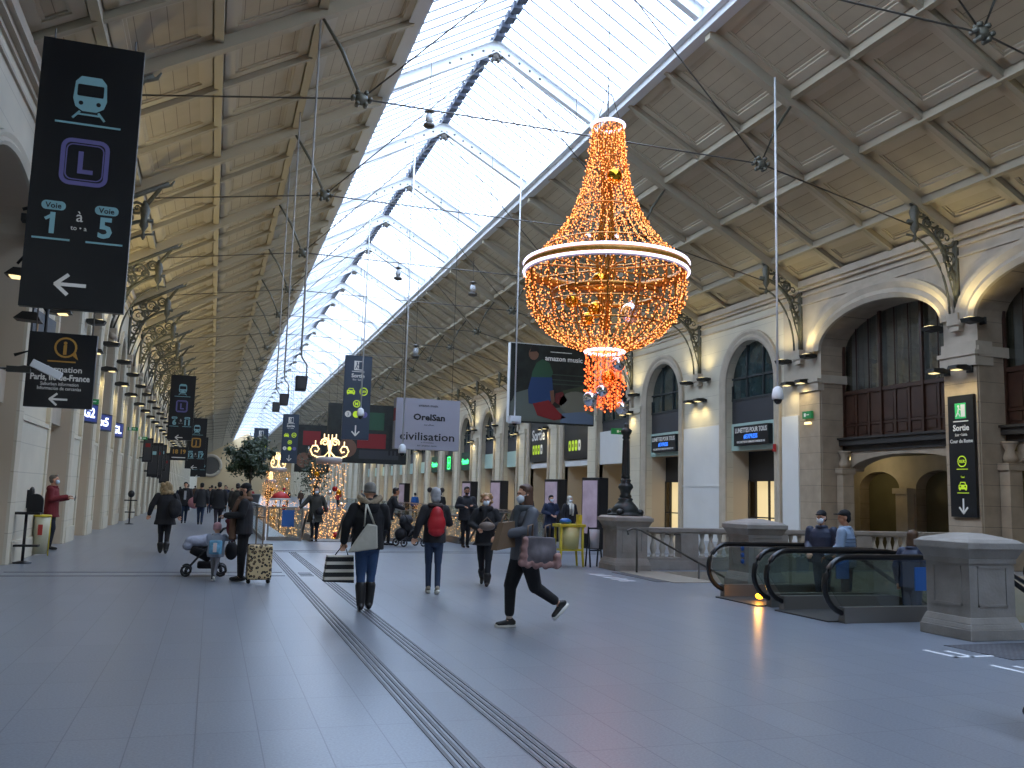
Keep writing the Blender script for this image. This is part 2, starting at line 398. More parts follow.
# ================================================================== WALLS
def arch_wall(f, x, ya, yb, openings, z0=0.0, z1=EAVE, depth=.5, sgn=1, fr=None):
    """wall face at plane x from ya to yb with arched openings (yc, half, spring, crown, sill); reveals go `depth` behind the face"""
    N = 20; cur = ya
    for (yc, a, zs, zc, sill) in sorted(openings):
        if yc - a > cur: f.quad((x, cur, z0), (x, yc - a, z0), (x, yc - a, z1), (x, cur, z1))
        ps = [(yc - a * math.cos(PI * i / N), zs + (zc - zs) * math.sin(PI * i / N)) for i in range(N + 1)]
        for p, q in zip(ps, ps[1:]):
            f.quad((x, p[0], p[1]), (x, q[0], q[1]), (x, q[0], z1), (x, p[0], z1))
            (fr or f).quad((x, p[0], p[1]), (x, q[0], q[1]), (x + sgn * depth, q[0], q[1]), (x + sgn * depth, p[0], p[1]))
        for yy in (yc - a, yc + a): (fr or f).quad((x, yy, sill), (x, yy, zs), (x + sgn * depth, yy, zs), (x + sgn * depth, yy, sill))
        if sill > z0:
            f.quad((x, yc - a, z0), (x, yc + a, z0), (x, yc + a, sill), (x, yc - a, sill))
        cur = yc + a
    if cur < yb: f.quad((x, cur, z0), (x, yb, z0), (x, yb, z1), (x, cur, z1))
def archivolt(f, x, yc, a, zs, zc, w, proj, sgn, foot=None, n=20):
    """raised moulding band round an arch, projecting into the hall"""
    def pt(t, k): return (yc - (a + k) * math.cos(t), zs + (zc - zs + k) * math.sin(t))
    secs = [(0, 0), (0, proj * .6), (w * .25, proj), (w * .5, proj * .6), (w * .8, proj), (w, proj), (w, 0)]
    path = ([(-1,)] if foot is not None else []) + [(PI * i / n,) for i in range(n + 1)] + ([(99,)] if foot is not None else [])
    vs = []; fs = []; m_ = len(secs)
    for (t,) in path:
        for (k, pr) in secs:
            if t == -1: yv, zv = yc - (a + k), foot
            elif t == 99: yv, zv = yc + (a + k), foot
            else: yv, zv = pt(t, k)
            vs.append((x - sgn * pr, yv, zv))
    for i in range(len(path) - 1):
        for j in range(m_ - 1): fs.append((i * m_ + j, i * m_ + j + 1, (i + 1) * m_ + j + 1, (i + 1) * m_ + j))
    f.add(vs, fs, None, False)

# --- right wall
BIG = [(16.9, 2.85), (23.85, 2.85), (9.95, 2.85), (3.0, 2.85)]
SHOP = [(31.2, 1.72), (38.6, 1.66)]
WIDE = [(44.2, 2.05)]
NARR = [(49.45, 2.0), (55.9, 1.8), (61.85, 1.5), (67.5, 1.6), (74.0, 1.6)]
yy = 79.6
while yy < 250: NARR.append((yy, 1.55)); yy += 5.6
f = MB(); fr = MB()
ops = [(yc, a, 7.1, 8.35, 0) for yc, a in BIG]
arch_wall(f, XR, Y0, 28.9, ops, depth=1.05, fr=fr)
wr = struct(f.build('wall_right', stoneL)); struct(fr.build('pier_reveals', stone, wr))
f = MB(); fr = MB()
ops = [(yc, a, 6.5, 8.2, 0) for yc, a in SHOP + WIDE + NARR if yc < 130]
arch_wall(f, XR, 28.9, Y1, ops, depth=.30, fr=fr)
struct(f.build('wall_right_shops', cream)); struct(fr.build('wall_right_reveals', cream))
f = MB()
for yc, a in BIG: archivolt(f, XR, yc, a, 7.1, 8.35, .62, .20, 1)
for yc, a in SHOP + WIDE + NARR:
    if yc < 130: archivolt(f, XR, yc, a, 6.5, 8.2, .34 if yc > 42 else .42, .13, 1, foot=0)
struct(f.build('archivolts', stoneL, wr))
f = MB()
for z0, z1, pr in ((EAVE - .42, EAVE - .30, .12), (EAVE - .30, EAVE - .06, .22), (EAVE - .95, EAVE - .88, .05), (EAVE - .62, EAVE - .56, .06)):
    f.bb(XR - pr, XR + .1, Y0, Y1, z0, z1); f.bb(XL - .1, XL + pr, Y0, Y1, z0, z1)
struct(f.build('trim_cornice', stoneL))
# stone facing below the impost on the big piers, impost bands, corbels
f = MB(); fi = MB(); fc = MB()
for yc in (20.37, 13.42, 6.47): f.bb(XR - .06, XR + .12, yc - .60, yc + .60, 0, 6.0); fi.bb(XR - .2, XR + .5, yc - .7, yc + .7, 6.0, 6.12); fi.bb(XR - .15, XR + .5, yc - .66, yc + .66, 5.7, 6.0); fi.bb(XR - .1, XR + .5, yc - .64, yc + .64, 6.12, 6.4)
f.bb(XR - .06, XR + .12, 26.72, 27.9, 0, 6.0); fi.bb(XR - .2, XR + .12, 26.66, 27.95, 6.0, 6.12); fi.bb(XR - .14, XR + .12, 26.7, 27.9, 5.7, 6.0)
for yc, a in BIG:                                                  # impost mouldings returning into the reveals
    for s in (-1, 1): fi.bb(XR - .05, XR + 1.05, yc + s * a - .07, yc + s * a + .07, 5.95, 6.25)
RP = [6.47, 13.42, 20.37, 27.5, 34.9, 41.3, 46.85, 52.9, 59.0, 64.6, 70.9, 76.8]
yy = 82.4
while yy < 130: RP.append(yy); yy += 5.6
TRN = [t for t in TR if 3 < t < 130]
for y in TRN:
    for sg, x in ((1, XR), (-1, XL)):
        fc.box((x - sg * .11, y, 7.1), (.30, .42, .34)); fc.box((x - sg * .09, y, 6.85), (.22, .34, .2)); fc.cyl((x - sg * .14, y - .24, 6.98), (x - sg * .14, y + .24, 6.98), .12, 10)
struct(f.build('pier_facing', stone, wr)); struct(fi.build('impost_bands', stoneL, wr)); struct(fc.build('corbels', stoneL, wr))
# balcony storey in the big arches: slab, timber panelling, curtained glazing
wood = mat('dark red brown timber panelling', '3b2419', .45, noise=.2, nscale=3)
curt = mat('pale grey curtain', '958e82', .9, noise=.15, nscale=2)
gl = glassmat('dark window glass', 'c4ccd0', .08)
n = 0
for yc, a in BIG:
    if yc < 3: continue
    n += 1; X2 = XR + 1.0
    f = MB(); f.bb(X2 - .12, X2 + .4, yc - a - .05, yc + a + .05, 3.55, 3.75); f.bb(X2 - .3, X2 + .4, yc - a - .05, yc + a + .05, 3.75, 3.95)
    f.bb(X2 - .38, X2 + .4, yc - a - .05, yc + a + .05, 3.95, 4.02)
    s_ = struct(f.build('trim_balcony_%d' % n, mat('dark umber balcony beam', '2e2a26', .6)))
    f = MB(); f.bb(X2, X2 + .1, yc - a, yc + a, 4.02, 5.6)
    NP = 9; w = 2 * a / NP
    for i in range(NP + 1):
        f.bb(X2 - (.10 if i % 3 == 0 else .05), X2, yc - a + i * w - .05, yc - a + i * w + .05, 4.02, 8.3 if i % 3 == 0 else 5.7)
        if i < NP: f.bb(X2 - .03, X2, yc - a + i * w + .1, yc - a + (i + 1) * w - .1, 4.55, 5.45); f.bb(X2 - .03, X2, yc - a + i * w + .14, yc - a + (i + 1) * w - .14, 4.15, 4.4)
    f.bb(X2 - .06, X2, yc - a, yc + a, 5.55, 5.68); f.bb(X2 - .04, X2, yc - a, yc + a, 4.44, 4.5)
    for i in range(NP): f.bb(X2 - .015, X2 + .02, yc - a + i * w - .012, yc - a + i * w + .012, 5.7, 8.3)
    w_ = struct(f.build('window_%d' % n, wood))
    f = MB(); N = 60; pts = []
    for i in range(N + 1):
        t = i / N; yv = yc - a + 2 * a * t
        pts.append((X2 + .30 + .05 * math.sin(i * 1.9), yv))
    for p, q in zip(pts, pts[1:]): f.quad((p[0], p[1], 5.6), (q[0], q[1], 5.6), (q[0], q[1], 8.5), (p[0], p[1], 8.5))
    struct(f.build('curtain', curt, w_))
    f = MB(); f.quad((X2 + .05, yc - a, 5.6), (X2 + .05, yc + a, 5.6), (X2 + .05, yc + a, 8.5), (X2 + .05, yc - a, 8.5)); struct(f.build('pane', gl, w_))
# passage behind the big arches
pas = mat('tan passage plaster', '6b6448', .8, noise=.1, nscale=1.5)
f = MB(); fr = MB()
arch_wall(f, 24.6, Y0, 32, [(28.95 - q * 3.05, 1.1, 2.35, 3.0, 0) for q in range(9)], z0=0, z1=3.6, depth=.45, fr=fr)
back = struct(f.build('wall_passage', stoneL)); struct(fr.build('arch_reveals', stone, back))
f = MB(); f.quad((25.05, Y0, 0), (25.05, 32, 0), (25.05, 32, 3.2), (25.05, Y0, 3.2)); f.quad((XR + 1.05, Y0, 3.56), (25.1, Y0, 3.56), (25.1, 32, 3.56), (XR + 1.05, 32, 3.56)); f.quad((22.45, 28.88, 0), (22.45, 32, 0), (22.45, 32, 3.6), (22.45, 28.88, 3.6)); f.quad((22.45, 32, 0), (25.1, 32, 0), (25.1, 32, 3.6), (22.45, 32, 3.6))
f.quad((XR + 1.4, Y0, 9), (XR + 1.4, 29, 9), (XR + 1.4, 29, 3.9), (XR + 1.4, Y0, 3.9)); f.quad((XR, 28.88, 0), (22.45, 28.88, 0), (22.45, 28.88, 9), (XR, 28.88, 9)); f.quad((22.45, 28.88, 3.5), (25.1, 28.88, 3.5), (25.1, 28.88, 9), (22.45, 28.88, 9))
struct(f.build('passage_lining', pas, back))
f = MB()
for y in [27.42 - q * 3.05 for q in range(8)]:
    f.bb(24.3, 24.65, y - .3, y + .3, 0, 2.15); f.bb(24.22, 24.65, y - .38, y + .38, 2.15, 2.35); f.bb(24.26, 24.65, y - .34, y + .34, .0, .3)
struct(f.build('passage_pilasters', stoneL, back))
f = MB()                                       # carved console and arch rib under the balcony
for yc, a in BIG:
    if yc < 3: continue
    for s in (-1, 1):
        f.bb(XR + .5, XR + 1.05, yc + s * (a - .22) - .2, yc + s * (a - .22) + .2, 2.75, 2.95)
        f.lathe([(.16, 0), (.2, .15), (.12, .35), (.22, .55), (.24, .6)], 10, c=(XR + .75, yc + s * (a - .24), 2.95))
        f.bb(XR + .55, XR + 1.0, yc + s * (a - .22) - .17, yc + s * (a - .22) + .17, 0, 2.75)
    arcp = [(yc + (a - .3) * math.cos(t), 2.85 + .55 * math.sin(t)) for t in [PI * i / 16 for i in range(17)]]
    for p, q in zip(arcp, arcp[1:]):
        f.quad((XR + .95, p[0], p[1]), (XR + .95, q[0], q[1]), (XR + .95, q[0], 3.58), (XR + .95, p[0], 3.58))
        f.quad((XR + .95, p[0], p[1]), (XR + .95, q[0], q[1]), (XR + 1.5, q[0], q[1]), (XR + 1.5, p[0], p[1]))
struct(f.build('balcony_consoles', stone, wr))

# shop arches: upper arched window, dark band, green fascia, deep lobby with door and a glowing sheet behind it
fascia = mat('pale green glass fascia', 'a9c3bb', .3); shopglow = mat('warm glowing shop backing', 'c9b282', .8, emit=.5, ecol='dcc492')
wn = n; dn = 0
def arched_pane(f, x, yc, a, zs, zc, zb, N=16):
    vs = [(x, yc + a, zb)] + [(x, yc + a * math.cos(PI * i / N), zs + (zc - zs) * math.sin(PI * i / N)) for i in range(N + 1)] + [(x, yc - a, zb)]
    f.add(vs, [tuple(range(len(vs)))])
mull = mat('dark green window frame', '23282a', .5)
skyrefl = mat('dark glass with painted sky reflection', '2c3a3b', .06, spec=.9, noise=.5, nscale=1.5)  # greenish pane colour has the sky's reflection painted in
for yc, a in SHOP + WIDE + NARR:
    if yc > 128: continue
    wn += 1; x = XR + .28
    f = MB(); zb = 5.9
    for t in (-1 / 3, 1 / 3): f.bb(x - .05, x + .03, yc + t * a - .03, yc + t * a + .03, zb, zs_ if False else 6.5 + 1.7 * math.sqrt(1 - t * t))
    f.bb(x - .05, x + .03, yc - a, yc + a, 6.75, 6.82); f.bb(x - .05, x + .03, yc - a, yc + a, zb - .05, zb + .05)
    for s in (-1, 1): f.bb(x - .05, x + .03, yc + s * a * .97 - .04, yc + s * a * .97 + .04, zb, 6.5)
    w_ = struct(f.build('window_%d' % wn, mull))
    f = MB(); arched_pane(f, x + .02, yc, a, 6.5, 8.2, zb); struct(f.build('pane', skyrefl, w_))
    f = MB(); f.bb(x - .02, x + .1, yc - a, yc + a, 4.85, zb); struct(f.build('transom_panel', dgrey, w_))
f = MB(); fl = MB(); fg = MB(); fw = MB(); fd = MB()
for yc, a in SHOP + [q for q in NARR if q[0] > 58 and q[0] < 128]:
    x = XR + .22
    f.bb(x, x + .12, yc - a, yc + a, 3.78, 4.9)
    lx = 1.05 if yc < 42 else .9
    for s in (-1, 1): fl.quad((XR + .3, yc + s * a, 0), (XR + lx, yc + s * a, 0), (XR + lx, yc + s * a, 3.8), (XR + .3, yc + s * a, 3.8))
    fl.quad((XR + .3, yc - a, 3.79), (XR + .3, yc + a, 3.79), (XR + lx, yc + a, 3.79), (XR + lx, yc - a, 3.79))
    fd.bb(XR + lx, XR + lx + .05, yc - a, yc + a, 2.55, 3.8)
    for t in (-1, -.45, .15, .7, 1): fd.bb(XR + lx - .04, XR + lx + .04, yc + t * a - .035, yc + t * a + .035, 0, 2.6)
    fd.bb(XR + lx - .03, XR + lx + .03, yc - a, yc + a, 1.05, 1.1); fd.bb(XR + lx - .03, XR + lx + .03, yc - a, yc + a, 0, .12)
    fg.quad((XR + lx + .35, yc - a, 0), (XR + lx + .35, yc + a, 0), (XR + lx + .35, yc + a, 2.6), (XR + lx + .35, yc - a, 2.6))  # emissive sheet imitates the light of the shop inside
struct(f.build('trim_fascia', fascia)); struct(fl.build('wall_lobby_lining', reveal)); struct(fg.build('wall_shop_glow', shopglow)); d_ = struct(fd.build('door_1', dark))
# wide white bay and the two exit passages
f = MB(); fd = MB(); fl = MB()
for yc, a, zt in ((44.2, 2.05, 5.35), (49.45, 2.0, 3.9), (55.9, 1.8, 3.9)):
    f.bb(XR + .1, XR + .3, yc - a, yc + a, 3.55, zt)
    for s in (-1, 1): fl.quad((XR + .1, yc + s * a, 0), (XR + 2.6, yc + s * a, 0), (XR + 2.6, yc + s * a, 3.6), (XR + .1, yc + s * a, 3.6))
    fl.quad((XR + .1, yc - a, 3.56), (XR + .1, yc + a, 3.56), (XR + 3, yc + a, 3.56), (XR + 3, yc - a, 3.56))
    fl.quad((XR + 2.6, yc - a, 0), (XR + 2.6, yc + a, 0), (XR + 2.6, yc + a, 3.6), (XR + 2.6, yc - a, 3.6))
    fd.bb(XR + 2.52, XR + 2.58, yc - a * .3, yc + a * .5, 0, 2.7)  # slab glows by its material to imitate a lamplit doorway
struct(f.build('wall_white_lintels', white)); struct(fl.build('wall_exit_passages', reveal)); struct(fd.build('door_2', mat('yellow glowing doorway', 'b9a15a', .6, emit=.35, ecol='d8bb62')))
# white facing boards on the shop piers (lower wall)
f = MB()
for a_, c_ in ((28.0, 29.0), (33.3, 36.5)): f.bb(XR - .05, XR + .02, a_, c_, 0, 4.9)
for a_, c_ in ((33.3, 36.5),): f.bb(XR - .08, XR + .02, a_ - .02, c_ + .02, 2.3, 2.36)
struct(f.build('wall_white_facing', white))
# pilaster strips further on
f = MB()
for y in RP[5:]: f.bb(XR - .14, XR, y - .55, y + .55, 0, 6.3); f.bb(XR - .2, XR, y - .62, y + .62, 6.0, 6.3); f.bb(XR - .2, XR, y - .62, y + .62, 0, .35)
for yc, a in NARR:
    if yc > 128 and yc < 250: f.bb(XR - .3, XR, yc + 2.3, yc + 3.3, 0, 6.2)
struct(f.build('pilasters', cream, wr))

# --- left wall: narrow pilasters, deep lobbies, arched windows above
LP = [(16.0 - 12, 18.2 - 12), (20.6, 24.3), (27.9, 29.9), (32.5, 34.1), (37.0, 39.0), (41.1, 43.4), (46.0, 48.0), (50.2, 52.0)]
LP[0] = (9.0, 16.2)
yy = 54.4
while yy < 170: LP.append((yy, yy + 1.9)); yy += 4.4
LO = [((a[1] + b[0]) / 2, (b[0] - a[1]) / 2) for a, b in zip(LP, LP[1:])]
f = MB(); fr = MB()
arch_wall(f, XL, Y0, Y1, [(yc, a, 6.6, 7.7, 0) for yc, a in LO], depth=.9, sgn=-1, fr=fr)
wl = struct(f.build('wall_left', cream)); struct(fr.build('lobby_reveals', reveal, wl))
f = MB()
for yc, a in LO: archivolt(f, XL, yc, a, 6.6, 7.7, .28, .10, -1, foot=0)
struct(f.build('archivolts_left', cream, wl))
f = MB(); f2 = MB(); f3 = MB(); f4 = MB(); f5 = MB(); f6 = MB()
for yc, a in LO:
    if yc > 43: f6.bb(XL - .3, XL - .22, yc - a, yc + a, 2.75, 3.7)
    x = XL - .75
    f.bb(x, x + .5, yc - a, yc + a, 3.25, 3.9)                                        # lintel
    f2.bb(x - .1, x, yc - a, yc + a, 3.9, 7.8)                                        # grey upper infill
    f3.bb(x, x + .06, yc - .55 * a, yc - .55 * a + .08, 4.6, 7.0); f3.bb(x, x + .06, yc + .55 * a - .08, yc + .55 * a, 4.6, 7.0)
    f3.bb(x, x + .06, yc - .55 * a, yc + .55 * a, 4.55, 4.63); f3.bb(x, x + .06, yc - .55 * a, yc + .55 * a, 6.95, 7.05); f3.bb(x, x + .03, yc - .5 * a, yc + .5 * a, 4.6, 7.0)
    (f5 if yc > 43 else f4).quad((x - .15, yc - a, 0), (x - .15, yc + a, 0), (x - .15, yc + a, 3.3), (x - .15, yc - a, 3.3))
    f3.bb(x - .14, x - .08, yc - a + .02, yc - a + .12, 0, 3.25)
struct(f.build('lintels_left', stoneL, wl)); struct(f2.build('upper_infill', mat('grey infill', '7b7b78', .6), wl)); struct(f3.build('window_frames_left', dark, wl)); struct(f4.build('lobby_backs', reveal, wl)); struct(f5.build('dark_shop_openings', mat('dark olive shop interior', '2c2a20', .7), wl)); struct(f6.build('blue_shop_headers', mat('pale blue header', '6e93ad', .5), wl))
f = MB()
for (a_, b_) in LP: f.bb(XL, XL + .06, a_ + .25, b_ - .25, .0, 3.0); f.bb(XL, XL + .10, a_ + .2, b_ - .2, 0, .45); f.bb(XL, XL + .09, a_ + .2, b_ - .2, 2.95, 3.05)
struct(f.build('baseboard_left', cream))

# --- ends
f = MB(); fr = MB()
for Ye, nm in ((Y1, 'wall_end'), (Y0, 'wall_rear')):
    f = MB(); N = 12
    f.add([(XL - 1.6, Ye, -5), (27, Ye, -5), (27, Ye, 10.5), (XR + .5, Ye, EAVE - .3), (XM, Ye, ZR + .6), (XL - .5, Ye, EAVE - .3), (XL - 1.6, Ye, 10)], [(0, 1, 2, 3, 4, 5, 6)])
    struct(f.build(nm, mat('tan end wall', 'bda680', .7, emit=0)))
f = MB()
f.tube([(-.8 + 2.7 * math.cos(t), Y1 - .15, 7.6 + 2.7 * math.sin(t)) for t in [i * 2 * PI / 24 for i in range(24)]], .45, 6, closed=True)
w_ = struct(f.build('window_end', stoneL))
f = MB(); f.add([(-.8 + 2.6 * math.cos(t), Y1 - .1, 7.6 + 2.6 * math.sin(t)) for t in [i * 2 * PI / 24 for i in range(24)]], [tuple(range(24))]); struct(f.build('pane', mat('dim end glazing', '4d4a46', .3), w_))
# outer skin keeps daylight out behind the wall faces
f = MB()
for x in (XL - 1.62, 27.0): f.quad((x, Y0, -5), (x, Y1, -5), (x, Y1, 11), (x, Y0, 11))
f.quad((XR, Y0, EAVE - .2), (27, Y0, EAVE + .2), (27, Y1, EAVE + .2), (XR, Y1, EAVE - .2)); f.quad((XL, Y0, EAVE - .1), (XL - 1.7, Y0, EAVE - .1), (XL - 1.7, Y1, EAVE - .1), (XL, Y1, EAVE - .1))
f.quad((XL - 1.7, Y0, -5), (27, Y0, -5), (27, Y1, -5), (XL - 1.7, Y1, -5))
struct(f.build('wall_outer', mat('outer masonry', '6f675c', .9)))
# ================================================================== FIXED FURNISHINGS
ORD = ['first', 'second', 'third', 'fourth', 'fifth', 'sixth', 'seventh', 'eighth', 'ninth', 'tenth', 'eleventh', 'twelfth', 'thirteenth', 'fourteenth', 'fifteenth', 'sixteenth', 'seventeenth', 'eighteenth', 'nineteenth', 'twentieth', 'twenty-first', 'twenty-second', 'twenty-third', 'twenty-fourth', 'twenty-fifth']
for i, o in enumerate([o for o in bpy.data.objects if o.name.startswith('roof_truss')]):
    o['label'] = '%s iron tie rod truss under the roof, counted from the camera' % ORD[i]
# ---- flood lamps on the piers
lampb = mat('black lamp housing', '24231f', .5); lens = mat('lit lamp lens', 'ffe9b0', .5, emit=.7, ecol='ffe6a6')
lens.cycles.emission_sampling = 'NONE'
WARM = (1.0, .84, .42)
def lamp_mesh():
    r = thing('flood_lamp', 'flood lamp', 'lamp', group='flood lamps on the piers')
    f = MB(); f.prism([(-.55, -.03), (-.50, .07), (-.18, .10), (-.02, .05), (-.02, -.05), (-.2, -.07)], -.17, .17); f.build('housing', lampb, r)
    f = MB(); f.bb(-.46, -.26, -.12, .12, -.068, -.05); f.build('lens', lens, r)
    f = MB(); f.cyl((-.1, 0, 0), (.12, 0, 0), .03, 6); f.bb(.08, .14, -.1, .1, -.1, .1); f.build('wall_mount', lampb, r)
    return r
lamp0 = lamp_mesh(); used = [False]
def flood(x, y, z, sg, up, label, energy, group):
    rz = 0 if sg > 0 else PI
    if used[0]: r = dup(lamp0, (x, y, z), rz, label, group)
    else: r = lamp0; r.location = (x, y, z); r.rotation_euler = (0, 0, rz); r['label'] = label; r['group'] = group; used[0] = True
    if up: r.rotation_euler = (PI, 0, rz)
    if energy:
        L = bpy.data.lights.new('flood_beam', 'SPOT'); L.energy = energy; L.color = WARM; L.spot_size = 2.2; L.spot_blend = .9; L.shadow_soft_size = .12
        o = bpy.data.objects.new('flood_beam', L); COL.objects.link(o); o.location = (x - sg * (.62 if up else .45), y, z + (.10 if up else -.14))
        o.rotation_euler = (0, (PI - .35 * 1 if up else .28) * (1) * (-1 if sg < 0 else 1) if not up else 0, 0)
        d = Vector(((sg * .1 if sg > 0 else .35) if up else sg * .35, 0, 1.0 if up else -1.0))
        o.rotation_euler = d.to_track_quat('-Z', 'Y').to_euler()
EUP, EDN = 44, 20
for i, y in enumerate(TRN[0:19]):
    nm = '%s right-hand pier' % ORD[i]
    for s, w in ((-1, 'near'), (1, 'far')):
        flood(XR, y + s * .75, 6.95, 1, True, '%s of two upward flood lamps on the %s from the camera' % (w, nm), EUP, 'flood lamps on the right-hand piers')
        if i not in (2,): flood(XR, y + s * .42, 6.05, 1, False, '%s of two downward flood lamps on the %s from the camera' % (w, nm), EDN, 'flood lamps on the right-hand piers')
        else: flood(XR - .2, y + s * .42, 5.6, 1, False, '%s of two downward flood lamps on the %s from the camera' % (w, nm), EDN, 'flood lamps on the right-hand piers')
for i, (a_, b_) in enumerate(LP[1:24]):
    nm = '%s left-hand pilaster from the camera' % ORD[i]
    for z, up, e in ((6.5, True, EUP), (5.6, False, EDN)):
        flood(XL, (a_ + b_) / 2 + .3, z, -1, up, 'black flood lamp %s on the %s' % ('tilted up' if up else 'aimed down', nm), e * (3.6 if up else 1), 'flood lamps on the left-hand pilasters')
# lamps added out of sight to light the passage
for i, y in enumerate((14.0, 20.37, 28.6)):
    L = bpy.data.lights.new('passage_glow', 'POINT'); L.energy = 14; L.color = (1, .85, .5); L.shadow_soft_size = .15
    o = bpy.data.objects.new('passage_glow', L); COL.objects.link(o); o.location = (23.2, y, 3.2)
    f = MB(); f.lathe([(.02, .14), (.16, .13), (.18, .04), (.12, 0)], 12, c=(23.2, y, 3.36)); tag(f.build('added_passage_lamp', lens), 'small added lamp set out of sight in the passage, %s from the camera' % ORD[i], 'lamp', 'added passage lamps')

# ---- sign art (drawn on a board facing local -y; x right, z up)
skyb = mat('light blue sign ink', '7ea9b2', .5, emit=.02, ecol='8fc3cf'); purp = mat('violet sign ink', '625e92', .5, emit=.02, ecol='6f6aa8')
inkw = mat('white sign ink', 'c9c9c6', .5, emit=.05, ecol='dcdcda'); inkb = mat('dark sign ink', '111214', .5); gold = mat('gold sign ink', 'a37c3a', .5, emit=.04, ecol='b98c3e')
lime = mat('lime sign ink', 'b7d32c', .5, emit=.2, ecol='b7d32c'); greenm = mat('green sign ink', '2f9a57', .5, emit=.3, ecol='2f9a57')
board = mat('near black sign board', '14161a', .35); nboard = mat('slate blue sign board', '2b3a4b', .4)
class Art:
    def __init__(s, y): s.L = {}; s.y = y
    def g(s, m): return s.L.setdefault(m.name, (m, MB()))[1]
    def poly(s, m, pts, k=0): s.g(m).prism(pts, s.y - .006 - k * .006, s.y - k * .006)
    def rect(s, m, x, z, w, h, k=0): s.poly(m, [(x - w / 2, z - h / 2), (x + w / 2, z - h / 2), (x + w / 2, z + h / 2), (x - w / 2, z + h / 2)], k)
    def rr(s, x, z, w, h, r, n=5):
        p = []
        for cx_, cz_, a in ((x + w / 2 - r, z + h / 2 - r, 0), (x - w / 2 + r, z + h / 2 - r, PI / 2), (x - w / 2 + r, z - h / 2 + r, PI), (x + w / 2 - r, z - h / 2 + r, 1.5 * PI)):
            p += arc(cx_, cz_, r, r, a, a + PI / 2, n)
        return p
    def rrect(s, m, x, z, w, h, r, k=0): s.poly(m, s.rr(x, z, w, h, r), k)
    def outline(s, m, x, z, w, h, r, t, k=0):
        a = s.rr(x, z, w, h, r); b = s.rr(x, z, w - 2 * t, h - 2 * t, max(r - t, .001)); n = len(a); y = s.y - .006 - k * .006
        s.g(m).add([(p[0], y, p[1]) for p in a] + [(p[0], y, p[1]) for p in b], [(i, (i + 1) % n, (i + 1) % n + n, i + n) for i in range(n)])
    def disc(s, m, x, z, r, k=0): s.poly(m, arc(x, z, r, r, 0, 2 * PI * 15 / 16, 15), k)
    def seg(s, m, a, b, w, k=0):
        d = Vector((b[0] - a[0], b[1] - a[1])); n = Vector((-d.y, d.x)).normalized() * w / 2; e = d.normalized() * w / 2
        a = Vector(a) - e * .5; b = Vector(b) + e * .5
        s.poly(m, [(a.x + n.x, a.y + n.y), (a.x - n.x, a.y - n.y), (b.x - n.x, b.y - n.y), (b.x + n.x, b.y + n.y)], k)
    def text(s, m, t, x, z, size, bold=.0, align='CENTER', sx=1, k=0): s.g(m).text(t, size, x, z - size * .35, s.y - .004 - k * .006, align, .003, bold, None, sx)
    def arrow(s, m, x, z, r, d):
        R = {'L': PI, 'D': -PI / 2}[d]; ro = lambda p: (x + p[0] * math.cos(R) - p[1] * math.sin(R), z + p[0] * math.sin(R) + p[1] * math.cos(R))
        s.seg(m, ro((-r, 0)), ro((r * .9, 0)), r * .26); s.seg(m, ro((r, 0)), ro((r * .2, r * .72)), r * .26); s.seg(m, ro((r, 0)), ro((r * .2, -r * .72)), r * .26)
    def train(s, m, x, z, h, bgm):
        w = h * .72
        s.poly(m, [(x - w * .30, z + h * .5), (x + w * .30, z + h * .5), (x + w * .46, z + h * .36), (x + w * .5, z - h * .05), (x + w * .42, z - h * .24), (x + w * .2, z - h * .34), (x - w * .2, z - h * .34), (x - w * .42, z - h * .24), (x - w * .5, z - h * .05), (x - w * .46, z + h * .36)])
        s.rrect(bgm, x, z + h * .16, w * .78, h * .28, h * .03, 1)
        for q in (-1, 1): s.disc(bgm, x + q * w * .26, z - h * .15, h * .05, 1); s.seg(m, (x + q * w * .28, z - h * .36), (x + q * w * .46, z - h * .52), h * .05)
        s.seg(m, (x - w * .3, z - h * .42), (x + w * .3, z - h * .42), h * .04)
        s.seg(m, (x - w * .95, z - h * .66), (x + w * .95, z - h * .66), h * .045)
    def car(s, m, x, z, w, bgm):
        s.rrect(m, x, z - w * .08, w, w * .42, w * .08); s.poly(m, [(x - w * .4, z + w * .1), (x + w * .4, z + w * .1), (x + w * .27, z + w * .4), (x - w * .27, z + w * .4)])
        s.poly(bgm, [(x - w * .3, z + w * .13), (x + w * .3, z + w * .13), (x + w * .2, z + w * .32), (x - w * .2, z + w * .32)], 1)
        for q in (-1, 1): s.disc(bgm, x + q * w * .3, z - w * .04, w * .08, 1); s.rect(m, x + q * w * .36, z - w * .33, w * .16, w * .12)
    def exitbox(s, m, x, z, h, bgm):
        s.rect(m, x, z, h * .9, h); s.rect(bgm, x + h * .22, z, h * .34, h * .8, 1)
        s.disc(bgm, x - h * .15, z + h * .3, h * .08, 1); s.seg(bgm, (x - h * .12, z + h * .2), (x - h * .2, z - h * .1), h * .1, 1)
        s.seg(bgm, (x - h * .2, z - h * .1), (x - h * .02, z - h * .36), h * .07, 1); s.seg(bgm, (x - h * .2, z - h * .1), (x - h * .36, z - h * .36), h * .07, 1); s.seg(bgm, (x - h * .12, z + h * .14), (x + h * .1, z + h * .02), h * .06, 1)
    def done(s, parent, name='lettering'):
        for m, f in s.L.values():
            o = f.build(name, m, parent)
